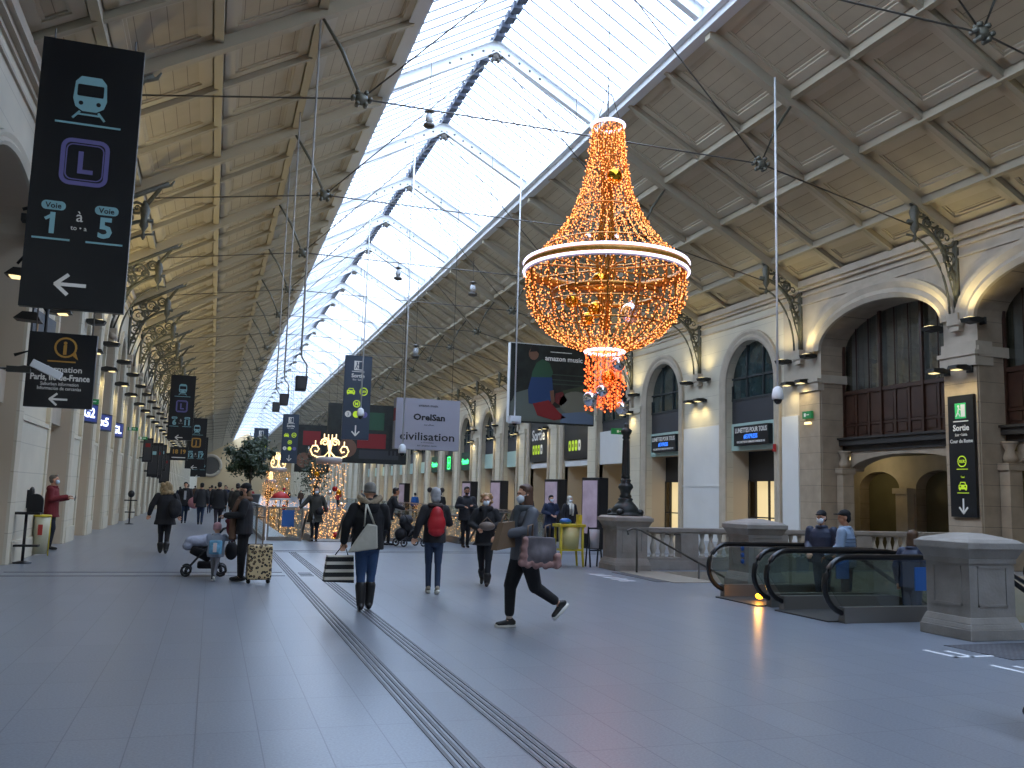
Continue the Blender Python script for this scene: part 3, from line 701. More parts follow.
def signboard(label, cat, w, h, loc, rz, bm, depth=.14, hang=0, group=None, name='hanging_sign', frame=None, hx=None):
    r = thing(name, label, cat, loc, rz, group)
    f = MB(); f.bb(-w / 2, w / 2, -depth / 2, depth / 2, -h / 2, h / 2); b_ = f.build('sign_board', bm, r)
    if hang:
        f = MB()
        for s in (-1, 1): f.cyl((s * (hx or w * .42), 0, h / 2), (s * (hx or w * .42), 0, hang), .012, 4)
        f.build('hanger_cables', steel, r)
    return r, b_, Art(-depth / 2)

def voie_sign(label, loc, w, h, line, col, n1, n2, arrow=True, group='hanging track signs'):
    r, b_, A = signboard(label, 'sign', w, h, loc, 0, board, hang=0.2 + h / 2, hx=w * .4, group=group)
    k = w / 1.56
    top = h / 2
    A.train(skyb, 0, top - .95 * k, .72 * k, board)
    A.outline(col, 0, top - 2.08 * k, .74 * k, .80 * k, .16 * k, .07 * k); A.outline(col, 0, top - 2.08 * k, .58 * k, .62 * k, .11 * k, .02 * k)
    A.text(col, line, 0, top - 2.08 * k, .52 * k, .012)
    for s, n in ((-1, n1), (1, n2)):
        A.rrect(skyb, s * .40 * k, top - 2.86 * k, .36 * k, .15 * k, .07 * k); A.text(board, 'Voie', s * .40 * k, top - 2.86 * k, .13 * k, .002, k=1)
        A.text(skyb, n, s * .40 * k, top - 3.15 * k, .48 * k, .014)
        if n == '1': A.seg(skyb, (s * .40 * k, top - 3.02 * k), ((s * .40 - .10) * k, top - 3.09 * k), .05 * k)
        A.rect(skyb, s * .40 * k, top - 3.42 * k, .56 * k, .03 * k)
    A.text(inkw, 'à', 0, top - 3.0 * k, .26 * k); A.text(inkw, 'to • a', 0, top - 3.2 * k, .11 * k)
    if arrow: A.arrow(inkw, -.05 * k, top - 4.16 * k, .22 * k, 'L')
    A.done(b_)
    return r
voie_sign('tall black hanging sign for tracks 1 to 5 with violet L, largest at upper left', (-2.36, 16, 6.75), 1.56, 4.56, 'L', purp, '1', '5')
voie_sign('black hanging sign for tracks 6 to 11, behind the tracks 1 to 5 sign', (-1.42, 40, 4.95), .98, 2.72, 'L', purp, '6', '11')
voie_sign('black hanging sign with yellow J, just behind the tracks 6 to 11 sign', (-.92, 49, 3.9), .95, 2.6, 'J', gold, '12', '17')
voie_sign('smallest far black track sign, partly behind the J sign on the left', (-.85, 58, 3.5), .9, 2.4, 'J', gold, '18', '27')
r, b_, A = signboard('black hanging board with amber departure times left of the J sign', 'sign', .8, .62, (-1.58, 45, 3.2), 0, board, hang=.8)
A.text(gold, '18 19', 0, .1, .27, .01); A.rect(inkw, 0, -.18, .6, .04); A.done(b_)
r, b_, A = signboard('square black information sign under the tracks 1 to 5 sign', 'sign', 1.12, 1.36, (-2.74, 18, 3.69), 0, board, hang=1.3)
A.outline(gold, .05, .42, .38, .38, .188, .035); A.poly(gold, [(.14, .30), (.27, .20), (.22, .34)]); A.text(gold, 'i', .04, .42, .34, .012); A.rect(gold, 0, .16, .46, .025)
A.text(inkw, 'Information', 0, .02, .15, .002); A.text(inkw, 'Paris, Île-de-France', 0, -.13, .155, .004, sx=.82); A.text(inkw, 'Suburban information', 0, -.25, .09, sx=.8); A.text(inkw, 'Información de cercanías', 0, -.33, .09, sx=.8)
A.arrow(inkw, 0, -.53, .14, 'L'); A.done(b_)
def sortie_sign(label, loc, w, h, hang):
    r, b_, A = signboard(label, 'sign', w, h, loc, 0, nboard, hang=hang, hx=.08, group='slate blue exit signs over the hall')
    k = w / 1.2; top = h / 2
    A.exitbox(inkw, 0, top - .45 * k, .42 * k, nboard); A.rect(inkw, 0, top - .72 * k, .56 * k, .03 * k)
    A.text(inkw, 'Sortie', 0, top - .90 * k, .24 * k, .006); A.text(inkw, 'Exit • Salida', 0, top - 1.08 * k, .12 * k, sx=.8)
    A.car(lime, -.28 * k, top - 1.62 * k, .36 * k, nboard); A.outline(lime, .28 * k, top - 1.6 * k, .36 * k, .36 * k, .17 * k, .04 * k); A.text(lime, 'RER', .28 * k, top - 1.6 * k, .14 * k, .003)
    A.outline(lime, 0, top - 2.16 * k, .32 * k, .32 * k, .15 * k, .04 * k); A.text(lime, 'M', 0, top - 2.16 * k, .2 * k, .005)
    A.disc(inkw, -.36 * k, top - 2.63 * k, .14 * k); A.disc(lime, 0, top - 2.63 * k, .15 * k); A.disc(purp, .36 * k, top - 2.63 * k, .14 * k)
    A.text(nboard, '3', -.36 * k, top - 2.63 * k, .2 * k, k=1)
    A.arrow(inkw, 0, top - 3.35 * k, .22 * k, 'D'); A.done(b_)
sortie_sign('tall slate blue Sortie sign with down arrow, nearest of the blue hanging signs', (5.85, 40, 5.82), 1.2, 3.75, 6.0)
sortie_sign('second slate blue hanging Sortie sign, above the smaller gold candelabra', (5.05, 66, 5.3), 1.12, 3.5, 7.0)
sortie_sign('farthest small slate blue hanging sign, over the tree', (5.0, 108, 7.2), 1.6, 3.0, 6.0)

# ---- hanging advertising banners
r, b_, A = signboard('pale grey hanging banner reading OrelSan civilisation', 'banner', 2.58, 2.0, (7.93, 35, 4.38), 0, mat('pale grey banner', '9d9aa3', .6), depth=.5, hang=11.5, name='hanging_banner', hx=1.0)
A.text(inkb, 'amazon music', 0, .74, .14, .002); A.text(inkb, 'OrelSan', .05, .28, .34, .012, sx=1.15); A.text(inkb, 'son album', .05, -.02, .1); A.text(inkb, 'civilisation', 0, -.48, .44, .006, sx=1.22)
A.text(inkb, 'le 19 novembre', 0, -.72, .08); A.text(inkb, 'sur amazon music', 0, -.84, .11); A.done(b_)
f = MB(); f.bb(-1.3, -1.29, -.2, .2, .1, .6); f.bb(1.29, 1.3, -.2, .2, -.1, .4); f.build('side_artwork', mat('red side print', '8d2832', .6), r)
bb_m = mat('dark night photo print', '191e1b', .5, noise=.6, nscale=2.5)
r, b_, A = signboard('large dark hanging billboard with a seated figure in green and blue sweater', 'billboard', 4.3, 3.75, (15.1, 40, 6.98), 0, bb_m, depth=.26, hang=6.5, name='hanging_billboard', hx=1.9)
skin_p = mat('printed skin tone', '6d4d3c', .6); grn = mat('printed green knit', '274b36', .6); blu = mat('printed blue knit', '1f3a63', .6); redp = mat('printed red cloth', '7a1a1e', .6); gry = mat('printed grey stone', '59605a', .6); bluecl = mat('printed pale denim', '5b6b82', .6)
A.poly(gry, [(-2.1, -1.8), (2.1, -1.8), (2.1, -1.0), (1.2, -.9), (.2, -1.1), (-1.3, -.6), (-2.1, -.9)])
A.poly(gry, [(-1.9, -.5), (-1.0, -.2), (-.9, -.6), (-2.05, -.95)], 1)
A.poly(grn, [(-1.05, .55), (-.85, 1.0), (-.55, 1.2), (-.2, 1.05), (0, .6), (-.1, .3), (-1.1, .2)], 1)
A.poly(blu, [(-1.1, .3), (-.05, .35), (.05, -.6), (-.35, -1.05), (-1.2, -.95), (-1.25, -.3)], 2)
A.poly(skin_p, arc(-1.0, 1.42, .25, .3, 0, 2 * PI, 14), 1); A.poly(mat('printed dark hair', '15110f', .6), [(-1.2, 1.5), (-1.1, 1.78), (-.8, 1.78), (-.7, 1.4), (-.85, 1.55)], 2)
A.poly(redp, [(-1.0, -.95), (-.2, -.75), (.35, -1.3), (.7, -1.55), (.1, -1.7), (-.75, -1.5)], 3)
A.poly(skin_p, [(-.15, -.3), (.05, -.25), (.1, -.8), (-.05, -1.0)], 3)
A.poly(mat('printed red arm', '5d1c1c', .6), [(.15, -.4), (.5, -.3), (.75, -.7), (.45, -1.0), (.1, -.8)], 2)
A.poly(mat('printed olive sleeve', '39402c', .6), [(.5, -.25), (1.6, .05), (1.7, -.35), (.7, -.6)], 1)
A.poly(mat('printed pale trousers', '6b6a5e', .6), arc(1.2, -.85, .85, .6, 0, 2 * PI, 20), 2)
A.poly(bluecl, [(.5, -1.35), (1.6, -1.2), (2.1, -1.4), (2.1, -1.8), (.4, -1.8)], 3)
for z in (.25, 0, -.2): A.rect(mat('printed handrail', '34403a', .6), .9, z + .25, 2.3, .05)
A.text(inkw, 'amazon music', .55, 1.28, .34, .006); A.rect(inkw, .4, 1.58, 1.1, .03); A.done(b_, 'print')
f = MB(); f.bb(-2.19, -2.15, -.15, .15, -1.88, 1.88); f.bb(-2.19, 2.19, -.15, .15, 1.87, 1.90); f.build('edge_frame', whites, r)
for (lab, x, y, z, w, h, c1, c2) in (('dark hanging poster with a red and green print behind the Sortie sign', 9.6, 60, 5.5, 5.3, 3.9, grn, redp), ('far dark hanging poster with a red stroke right of the gold candelabra', 7.9, 78, 5.2, 2.9, 4.0, redp, skin_p)):
    r, b_, A = signboard(lab, 'banner', w, h, (x, y, z), 0, bb_m, depth=.4, hang=9, name='hanging_banner', hx=w * .4)
    A.rect(c1, -w * .05, h * .22, w * .5, h * .3); A.rect(c2, w * .05, -h * .12, w * .36, h * .25, 1); A.disc(skin_p, -w * .25, -h * .25, h * .16, 1); A.rect(dgrey, w * .15, -h * .35, w * .5, h * .15, 1)
    for q in range(4): A.rect(inkb, w * (.28 + q * .05), -h * .1, w * .025, h * .5, 2)
    A.poly(inkw, [(-w * .12, -.25), (-w * .1, 0), (-w * .12, .25), (-w * .14, 0)], 3); A.done(b_, 'print')

# ---- wall signs on the right
def wall_sign(label, w, h, y, z, bm, x=XR - .12, name='wall_sign', depth=.12, group=None, cat='sign', rz=-PI / 2):
    return signboard(label, cat, w, h, (x, y, z), rz, bm, depth=depth, name=name, group=group)
r, b_, A = wall_sign('tall black Sortie Cour de Rome sign on the nearest right pier', .92, 3.45, 20.3, 3.15, board, x=XR - .1)
A.exitbox(greenm, 0, 1.28, .44, inkw); A.rect(inkw, 0, .98, .54, .03); A.text(inkw, 'Sortie', 0, .80, .24, .006); A.text(inkw, 'Exit • Salida', 0, .6, .11, sx=.85); A.text(inkw, 'Cour de Rome', 0, .42, .15, .002, sx=.9)
A.outline(lime, 0, -.16, .32, .32, .15, .03); A.text(lime, 'RER', 0, -.16, .12, .002); A.rect(lime, 0, -.38, .4, .02)
A.text(lime, 'Taxi', 0, -.6, .08); A.car(lime, 0, -.86, .3, board); A.rect(lime, 0, -1.05, .42, .02); A.arrow(inkw, 0, -1.42, .2, 'D'); A.done(b_)
for yc, a, w, h, lab in ((SHOP[0][0], 1.72, 2.45, .80, 'black Lunettes pour tous sign with blue word over the nearer shop door'), (SHOP[1][0], 1.66, 2.4, .80, 'black Lunettes pour tous sign with blue word over the farther shop door')):
    r, b_, A = wall_sign(lab, w, h, yc, 4.36, board, x=XR + .12, depth=.2)
    A.text(inkw, 'LUNETTES POUR TOUS', 0, .22, .27, .006, sx=.80); A.text(mat('blue sign ink', '2f6bd6', .5, emit=.8, ecol='2f6bd6'), '#EXPRESS', 0, -.04, .25, .006, sx=.9); A.text(inkw, 'VOS LUNETTES EN 10 MINUTES À PARTIR DE 10 €', 0, -.26, .12, .003, sx=.75); A.done(b_)
for (y, w, lab) in ((49.45, 3.7, 'black Sortie sign above the exit passage beside the white lintel bay'), (55.9, 3.3, 'black Sortie sign above the second exit passage, left of the other')):
    r, b_, A = wall_sign(lab, w, 3.6, y, 5.75, board, x=XR + .12, depth=.3)
    A.text(inkw, 'Sortie', -.1, -.02 if y > 50 else .5, 1.0 if y > 50 else .7, .02); A.rect(inkw, 0, .95, w * .4, .05)
    for q in range(4): A.rrect(lime if q < 3 else inkw, -.95 + q * .5, -1.0, .36, .62, .12); A.rect(board, -.95 + q * .5, -1.0, .12, .2, 1)
    A.done(b_)
ledg = mat('glowing green pharmacy light', '35e06a', .5, emit=2.2, ecol='2fe36b')
for i, (y, t) in enumerate(((74.0, 'Pharmacie'), (79.6, '+'), (85.2, 'Pharmacie'))):
    r, b_, A = wall_sign('glowing green pharmacy sign over the %s green-lit shopfront from the right' % ORD[i], 2.6, 1.5, y, 4.5, mat('dark green sign back', '0f3a26', .5), x=XR + .1, depth=.3)
    A.text(ledg, t, 0, 0, .62 if len(t) > 1 else 1.3, .03, sx=.75); A.rrect(ledg, 0, .0, 2.2, .12, .05) if len(t) > 1 else A.outline(ledg, 0, 0, 1.1, 1.1, .1, .1); A.done(b_)
# small emergency exit light boxes
exm = mat('lit emergency exit green', '175c37', .5, emit=.06, ecol='2fc46c')
def exitbox_at(loc, rz, label, w=.42, h=.2):
    r, b_, A = signboard(label, 'sign', w, h, loc, rz, exm, depth=.1, name='exit_light')
    A.rect(inkw, -.1, 0, .1, .12); A.seg(inkw, (.0, 0), (.13, 0), .03); A.done(b_); return r
exitbox_at((XR - .14, 27.3, 4.85), -PI / 2, 'small green emergency exit light on the stone pier right of the shops', .5, .26)
f = MB(); f.prism([(-.16, -.04), (.16, -.04), (.12, .05), (-.12, .05)], -.05, .05, Matrix.Translation((XR - .14, 27.3, 4.55)) @ Matrix.Rotation(-PI / 2, 4, 'Z'))
tag(f.build('emergency_lamp', lens), 'small lit white lamp under the green exit light on the pier', 'lamp')
exitbox_at((XR - .7, 42.0, 5.1), 0, 'pale green exit light jutting from the pilaster by the lamp post', .9, .3)
for i, (y, z) in enumerate(((41.9, 4.08), (48.0, 4.0), (27.8, 3.98))): exitbox_at((-3.4, y, z), 0, ['green exit light on the left wall before the dark signs', 'farther green exit light on the left wall', 'green exit light just under the square information sign'][i], .40, .14)
# screens on the left lobby lintels
scr = mat('lit blue white screen', 'c9d4f2', .4, emit=1.6, ecol='c4cff5')
for i, yc in enumerate((31.2, 35.55, 40.05)):
    r, b_, A = signboard('square dark screen with glowing white text on left wall, %s from the camera' % ORD[i], 'screen', 1.0, .62, (XL - .02, yc, 3.9), PI / 2 - .42, mat('screen housing', '27303a', .4), depth=.16, name='info_screen', group='information screens on the left wall')
    A.rect(mat('deep blue screen', '1e2857', .3, emit=.5, ecol='27356f'), 0, 0, .92, .52); A.text(scr, ['G2', 'x5', 'GL'][i], 0, .02, .42, .012, sx=1.25, k=1); A.done(b_)
    f = MB(); f.bb(-.45, -.38, .05, .16, -.3, .3); f.build('wall_bracket', steel, r)
# red fire bell, small cameras
f = MB(); f.bb(XR - .22, XR - .14, 29.24, 29.34, 3.6, 3.9); f.cyl((XR - .26, 29.29, 3.66), (XR - .2, 29.29, 3.66), .05, 10); tag(f.build('fire_alarm', mat('red alarm box', 'a02024', .5)), 'small red fire alarm box beside the nearer shop sign', 'alarm')
def dome_pole(label, x, y, ztop, zbot, kind):
    r = thing('dome_camera', label, 'camera', (x, y, zbot), 0, 'cameras hung on white poles')
    f = MB(); f.cyl((0, 0, .25), (0, 0, ztop - zbot), .028, 8); f.build('drop_pole', whites, r)
    f = MB()
    if kind == 0: f.lathe([(.05, .34), (.12, .28), (.15, .12), (.15, .02), (.13, 0)], 14); f.build('housing', whites, r); f = MB(); f.ell((0, 0, .0), (.11, .11, .13), 12, 8); f.build('dome', mat('smoked dome', '202022', .1), r)
    else: f.bb(-.2, .2, -.14, .14, 0, .26); f.bb(-.14, .14, -.2, .2, .05, .2); f.build('housing', whites, r); f = MB(); f.cyl((0, 0, -.08), (0, 0, .02), .08, 12); f.build('dome', mat('smoked dome', '202022', .1), r)
dome_pole('white dome camera on a long pole in front of the nearer shop arch', 13.85, 20, 13.2, 4.35, 0)
dome_pole('white box camera on a pole at the left edge of the dark billboard', 9.95, 30, 15.3, 4.2, 1)
dome_pole('white dome camera on a pole in front of the nearest blue Sortie sign', 5.6, 37, 15.0, 4.75, 0)
dome_pole('white dome camera on a pole under the left end of the pale banner', 6.7, 33.5, 15.6, 3.15, 0)
r = thing('bullet_camera', 'white bullet camera over the square black information sign', 'camera', (-2.32, 14, 3.24))
f = MB(); f.box((0, 0, 0), (.42, .11, .11), rot=(0, .42, 0)); f.build('housing', whites, r, .01)
f = MB(); f.tube([(-.12, 0, 0), (-.28, 0, .02), (-.45, .0, -.02)], .025, 6); f.bb(-.5, -.2, -.04, .04, -.06, .02); f.cyl((-.45, 0, -.02), (-1.58, .0, .0), .018, 6); f.build('arm', lampb, r)
# loudspeaker boxes on bent drop rods, and small hanging horn lanterns
for i, (x, y, z) in enumerate(((1.74, 20.4, 4.02), (1.80, 26.4, 4.22), (1.88, 31.2, 4.42))):
    r = thing('hanging_speaker', 'grey box loudspeaker on a long bent rod left of the skylight, %s' % ('lowest and farthest', 'middle of the three', 'nearest the camera')[2 - i], 'speaker', (x, y, z), 0, 'box loudspeakers hung on long rods')
    f = MB(); f.prism([(-.13, -.17), (.10, -.17), (.13, .16), (-.13, .16)], -.12, .12); f.build('cabinet', dgrey, r, .01)
    f = MB(); f.bb(-.10, .08, -.135, -.115, -.13, .12); f.build('grille', mat('speaker grille', '4a4a4c', .8), r)
    f = MB(); f.tube([(.10, 0, .16), (.10, 0, .42), (-.02, 0, .58), (-.04, 0, .75), (-.03, 0, 12.95 - z)], [.02, .02, .02, .026, .026], 6); f.build('drop_rod', mat('light grey rod', '8f8c86', .5), r)
for i, (x, y, z) in enumerate(((6.9, 37, 10.9), (9.1, 33, 9.6), (7.9, 37.5, 7.7), (5.6, 26, 13.1))):
    r = thing('hanging_lantern', 'small grey hanging lantern on a wire, %s' % ['beside the skylight glass', 'right of the skylight edge', 'above the pale banner', 'high against the upper skylight'][i], 'lantern', (x, y, z), 0, 'small lanterns hung on wires')
    f = MB(); f.lathe([(.03, .3), (.16, .22), (.05, .2), (.05, .12)], 8); f.lathe([(.05, -.14), (.18, -.18), (.18, -.26), (.1, -.3)], 8); f.build('cap', steel, r)
    f = MB(); f.lathe([(.09, -.14), (.13, -.0), (.09, .14)], 8); f.build('glass', mat('lantern glass', 'b9bcc0', .3), r)
    f = MB(); f.cyl((0, 0, .3), (0, 0, max(.5, 10.85 - z) if z < 10.5 else 1.8), .012, 4); f.build('wire', steel, r)

# ---- pedestals, balustrade, lamp post, stairs
pst = mat('grey brown carved limestone', '90887f', .75, noise=.14, nscale=3, bump=.2, bscale=25)
def pedestal(label, x, y, w, cap=True):
    r = thing('stone_pedestal', label, 'pedestal', (x, y, 0), 0, 'carved stone pedestals'); r.scale = (1, 1, 1.04)
    def ring(f, w0, z0, w1, z1):
        a, b = w0 / 2, w1 / 2
        f.add([(-a, -a, z0), (a, -a, z0), (a, a, z0), (-a, a, z0), (-b, -b, z1), (b, -b, z1), (b, b, z1), (-b, b, z1)], [(0, 3, 2, 1), (4, 5, 6, 7), (0, 1, 5, 4), (1, 2, 6, 5), (2, 3, 7, 6), (3, 0, 4, 7)])
    f = MB(); ring(f, w * 1.09, 0, w * 1.09, .13); ring(f, w * 1.07, .13, w * 1.02, .19); ring(f, w * 1.02, .19, w * .94, .27); f.build('base', pst, r, .008)
    f = MB(); ring(f, w * .92, .24, w * .92, .98)
    for q in range(4):
        M = Matrix.Rotation(q * PI / 2, 4, 'Z')
        for (x0, x1, z0, z1) in ((-.3, .3, .40, .425), (-.3, .3, .865, .89), (-.3, -.275, .40, .89), (.275, .3, .40, .89)): f.bb(x0 * w, x1 * w, -w * .46 - .012, -w * .46 + .01, z0, z1, M)
    f.build('die', pst, r)
    f = MB(); ring(f, w * .97, .92, w * .98, .98); ring(f, w * .98, .98, w * 1.14, 1.10); ring(f, w * 1.18, 1.10, w * 1.18, 1.18); ring(f, w * 1.14, 1.18, w * 1.0, 1.22)
    if cap: ring(f, w * .98, 1.22, w * .3, 1.285)
    f.build('cap', pst, r, .006)
    return r
pedestal('large carved stone pedestal nearest the camera, right of the escalators', 9.60, 9.62, .80)
pedestal('stone pedestal behind the escalators, between lamp post and nearest pedestal', 10.5, 16.0, .80)
ped1 = pedestal('stone pedestal carrying the black lamp post', 9.45, 19.85, .86, False)
f = MB()
for z in (.62, .75, .5): f.disc if 0 else None; f.cyl((10.095, 15.83, z), (10.12, 15.83, z), .05, 14)
tag(f.build('sign_stickers', mat('round blue sticker', '2b57a5', .5)), 'three round blue stickers in a column on the middle pedestal', 'sticker')
def bronze(): return mat('dark bronze cast iron', '262d2c', .5, metal=.15, noise=.25, nscale=8)
r = thing('lamp_post', 'tall dark cast iron lamp post standing on the stone pedestal', 'lamp post', (9.45, 19.85, 1.27)); r.scale = (1.08, 1.08, .82)
f = MB(); f.lathe([(.40, 0), (.40, .05), (.30, .08), (.33, .14), (.22, .32), (.15, .42), (.17, .48), (.12, .52)], 16)
for q in range(4): a = q * PI / 2 + PI / 4; f.ell((.34 * math.cos(a), .34 * math.sin(a), .1), (.09, .09, .1), 8, 6)
f.build('base', bronze(), r)
f = MB(); f.lathe([(.11, .5), (.14, .56), (.11, .62), (.12, .72), (.17, .82), (.15, .9), (.10, .95), (.12, 1.02), (.085, 1.08)], 14); f.build('vase', bronze(), r)
f = MB(); f.lathe([(.085, 1.06), (.10, 1.12), (.085, 1.18), (.08, 1.5), (.07, 1.55), (.065, 2.2), (.06, 2.25)], 12)
for q in range(10): a = q * PI / 5; f.cyl((.082 * math.cos(a), .082 * math.sin(a), 1.2), (.066 * math.cos(a), .066 * math.sin(a), 2.2), .012, 4)
f.build('shaft', bronze(), r)
f = MB(); f.lathe([(.06, 2.22), (.09, 2.27), (.07, 2.33), (.12, 2.42), (.13, 2.5), (.07, 2.55), (.05, 2.6), (.06, 2.66), (.02, 2.72)], 14); f.build('finial', bronze(), r)
r = thing('stone_balustrade', 'stone balustrade with turned balusters running from the lamp post pedestal to the wall', 'balustrade', (9.98, 19.85, 0))
f = MB(); f.bb(0, 9.8, -.16, .16, .90, 1.0); f.bb(0, 9.8, -.13, .13, .86, .90); f.build('rail', pst, r, .01)
f = MB(); f.bb(0, 9.8, -.18, .18, 0, .22); f.bb(0, 9.8, -.14, .14, .22, .30); f.build('plinth', pst, r, .01)
xb = .22; grp = [3, 8, 8, 8, 8]; bal = None
for gi, n_ in enumerate(grp):
    for q in range(n_):
        if xb > 9.7: break
        if bal is None:
            f = MB(); f.lathe([(.075, .30), (.075, .34), (.045, .36), (.06, .42), (.085, .50), (.075, .58), (.045, .68), (.04, .74), (.055, .78), (.06, .84), (.075, .86)], 10); bal = f.build('baluster', mat('pale weathered baluster stone', 'b3aa9c', .7), r); bal.location = (xb, 0, 0)
        else: c = bal.copy(); COL.objects.link(c); c.parent = r; c.location = (xb, 0, 0)
        xb += .245
    if xb > 9.5: break
    f = MB(); f.bb(xb - .06, xb + .42, -.15, .15, .28, .88); f.build('block', pst, r); xb += .6
# short stone kerb round the stairs, stairs going down, hand rail
f = MB()
for i in range(14): f.bb(9.9 + .1 + i * .32, 9.9 + .1 + (i + 1) * .32, 16.9, 19.5, -.16 * (i + 1) - .16, -.16 * (i + 1) + .0)
struct(f.build('floor_stairs', pst))
f = MB(); f.bb(9.0, 10.0, 16.6, 19.35, .0, .012); struct(f.build('trim_stair_head', mat('worn landing stone', '8e8678', .7)))
r = thing('stair_handrail', 'thin dark metal handrail sloping down the stairs beside the lamp post pedestal', 'handrail', (9.3, 18.9, 0))
f = MB(); f.tube([(-.22, 0, .86), (-.25, 0, .95), (-.1, 0, 1.0), (.1, 0, .96), (3.2, 0, -.55)], .025, 6); f.build('rail', steel, r)
f = MB(); f.cyl((0, 0, 0), (0, 0, .97), .025, 6); f.cyl((1.6, 0, -.95), (1.6, 0, .25), .025, 6); f.build('post', steel, r)
r = thing('near_handrail', 'dark handrail going down behind the nearest pedestal at the right edge', 'handrail', (10.3, 9.9, 0))
r.name = 'stair_handrail.001'
f = MB(); f.tube([(-.1, .3, .9), (.1, .3, 1.0), (3.4, .3, -.6)], .03, 6); f.build('rail', dark, r)
f = MB(); f.cyl((.0, .3, 0), (.0, .3, .95), .03, 6); f.build('post', dark, r)

# ---- escalators
rub = mat('black rubber handrail', '0d0d0f', .3); eg = glassmat('greenish balustrade glass', 'd3ded9', .09, blend=.1); skirt = mat('brushed steel skirt', '7f7a74', .4, metal=.6); stepm = mat('ribbed dark steel steps', '4c4a48', .5, metal=.5)
def escalator(label, x, y, w, rz=0, flat=2.3, group='escalators going down', stick=True):
    r = thing('escalator', label, 'escalator', (x, y, 0), rz, group)
    run = 6.5; dz = -run * math.tan(math.radians(30))
    for s in (-1, 1):
        yy = s * w / 2
        loop = [(.46, yy, .13), (.36, yy, .13)] + [(.40 - .40 * math.cos(t), yy, .52 + .40 * math.sin(t)) for t in [-1.25 + i * (PI / 2 + 1.25) / 12 for i in range(13)]] + [(flat, yy, .92), (flat + .5, yy, .85), (flat + 1.0, yy, .64), (flat + 1.0 + run, yy, .64 + dz)]
        f = MB(); f.tube(loop, .042, 8); f.build('handrail', rub, r)
        path = [(.30, .60, .42), (.14, .8, .30), (.22, .92, .26)]
        f = MB()
        top = [(.08, .52)] + [(.40 - .34 * math.cos(t), .52 + .34 * math.sin(t)) for t in [0, .5, 1.0, PI / 2]] + [(flat, .86), (flat + .5, .79), (flat + 1.0, .58), (flat + 1.0 + run, .58 + dz)]
        bot = [(.28, .22)] * 4 + [(.45, .22)] + [(flat, .22), (flat + .5, .16), (flat + 1.0, -.04), (flat + 1.0 + run, -.04 + dz)]
        for (p, q), (p2, q2) in zip(zip(top, top[1:]), zip(bot, bot[1:])):
            f.quad((p[0], yy, p[1]), (q[0], yy, q[1]), (q2[0], yy, q2[1]), (p2[0], yy, p2[1]))
        f.build('glass_side', eg, r)
        f = MB()
        for a, b2 in zip(bot[3:], bot[4:]):
            f.add([(a[0], yy - .07, (a[1] - .22)), (b2[0], yy - .07, (b2[1] - .5)), (b2[0], yy + .07, (b2[1] - .5)), (a[0], yy + .07, (a[1] - .22)), (a[0], yy - .07, a[1]), (b2[0], yy - .07, b2[1]), (b2[0], yy + .07, b2[1]), (a[0], yy + .07, a[1])],
                  [(0, 3, 2, 1), (4, 5, 6, 7), (0, 1, 5, 4), (1, 2, 6, 5), (2, 3, 7, 6), (3, 0, 4, 7)])
        f.build('skirt', skirt, r)
        if stick and s == -1:
            f = MB(); f.bb(flat - .72, flat - .47, yy - .012, yy + .012, .44, .78); f.build('blue_notice', mat('blue notice sheet', '2e5f9e', .5), r)
    f = MB(); f.bb(.1, flat, -w / 2 + .07, w / 2 - .07, -.02, .02)
    for i in range(16): f.bb(flat + i * .4, flat + (i + 1) * .4, -w / 2 + .07, w / 2 - .07, -.24 * i - .3, -.24 * i * .96)
    f.build('steps', stepm, r)
    return r
e1 = escalator('farther escalator with an orange light at its entrance', 8.35, 13.45, 1.4)
e2 = escalator('nearest escalator beside the large stone pedestal', 8.32, 11.65, 1.42)
f = MB(); f.ell((.50, -.10, .10), (.05, .09, .045), 12, 8); o = f.build('entrance_light', mat('orange signal light', 'ffa51e', .4, emit=7, ecol='ff9a14'), e1)
L = bpy.data.lights.new('signal_glow', 'POINT'); L.energy = 2.5; L.color = (1, .5, .1); L.shadow_soft_size = .05; o = bpy.data.objects.new('signal_glow', L); COL.objects.link(o); o.location = (8.75, 13.25, .2)
f = MB()
for x in (12.6, 13.6): f.bb(x, x + .35, 13.3, 13.36, .3, .9)

# ---- glass guard around the long central opening
gcl = glassmat('clear guard glass', 'e6ecec', .06, blend=.06); ssteel = mat('brushed steel post', '8d8a86', .35, metal=.8)
def guard(label, x0, y0, x1, y1):
    r = thing('glass_guardrail', label, 'guardrail', (x0, y0, 0), math.atan2(y1 - y0, x1 - x0), 'glass guardrails round the central opening')
    L_ = math.hypot(x1 - x0, y1 - y0); n = max(1, round(L_ / (1.3 if L_ < 10 else 5))); p = L_ / n
    f = MB(); f.bb(0, L_, -.03, .03, 1.05, 1.1); f.build('rail', ssteel, r)
    f = MB(); f.bb(0, L_, -.01, .01, .12, 1.05); f.build('glass_panel', gcl, r)
    f = MB(); f.bb(0, L_, -.06, .06, 0, .12); f.build('shoe', ssteel, r)
    for i in range(min(n + 1, 60)): f = MB(); f.bb(i * p - .025, i * p + .025, -.04, .04, .0, 1.1); f.build('post', ssteel, r)
guard('glass guardrail at the near end of the opening, left of the standing woman', 1.82, 30.9, 2.9, 30.9)
guard('glass guardrail at the near end of the opening, behind the folded pushchair', 4.7, 31.2, 7.9, 31.2)
guard('glass guardrail at the near end of the opening, behind the two women in masks', 9.6, 31.2, 11.58, 31.2)
guard('long glass guardrail along the left side of the central opening', 1.7, 30.9, 1.7, 88)
guard('long glass guardrail along the right side of the central opening', 11.7, 31.2, 11.7, 88)
escalator('escalator at the near end of the central opening, with the standing woman', 3.85, 30.2, 1.3, PI / 2, 1.6, 'escalators going down', False)
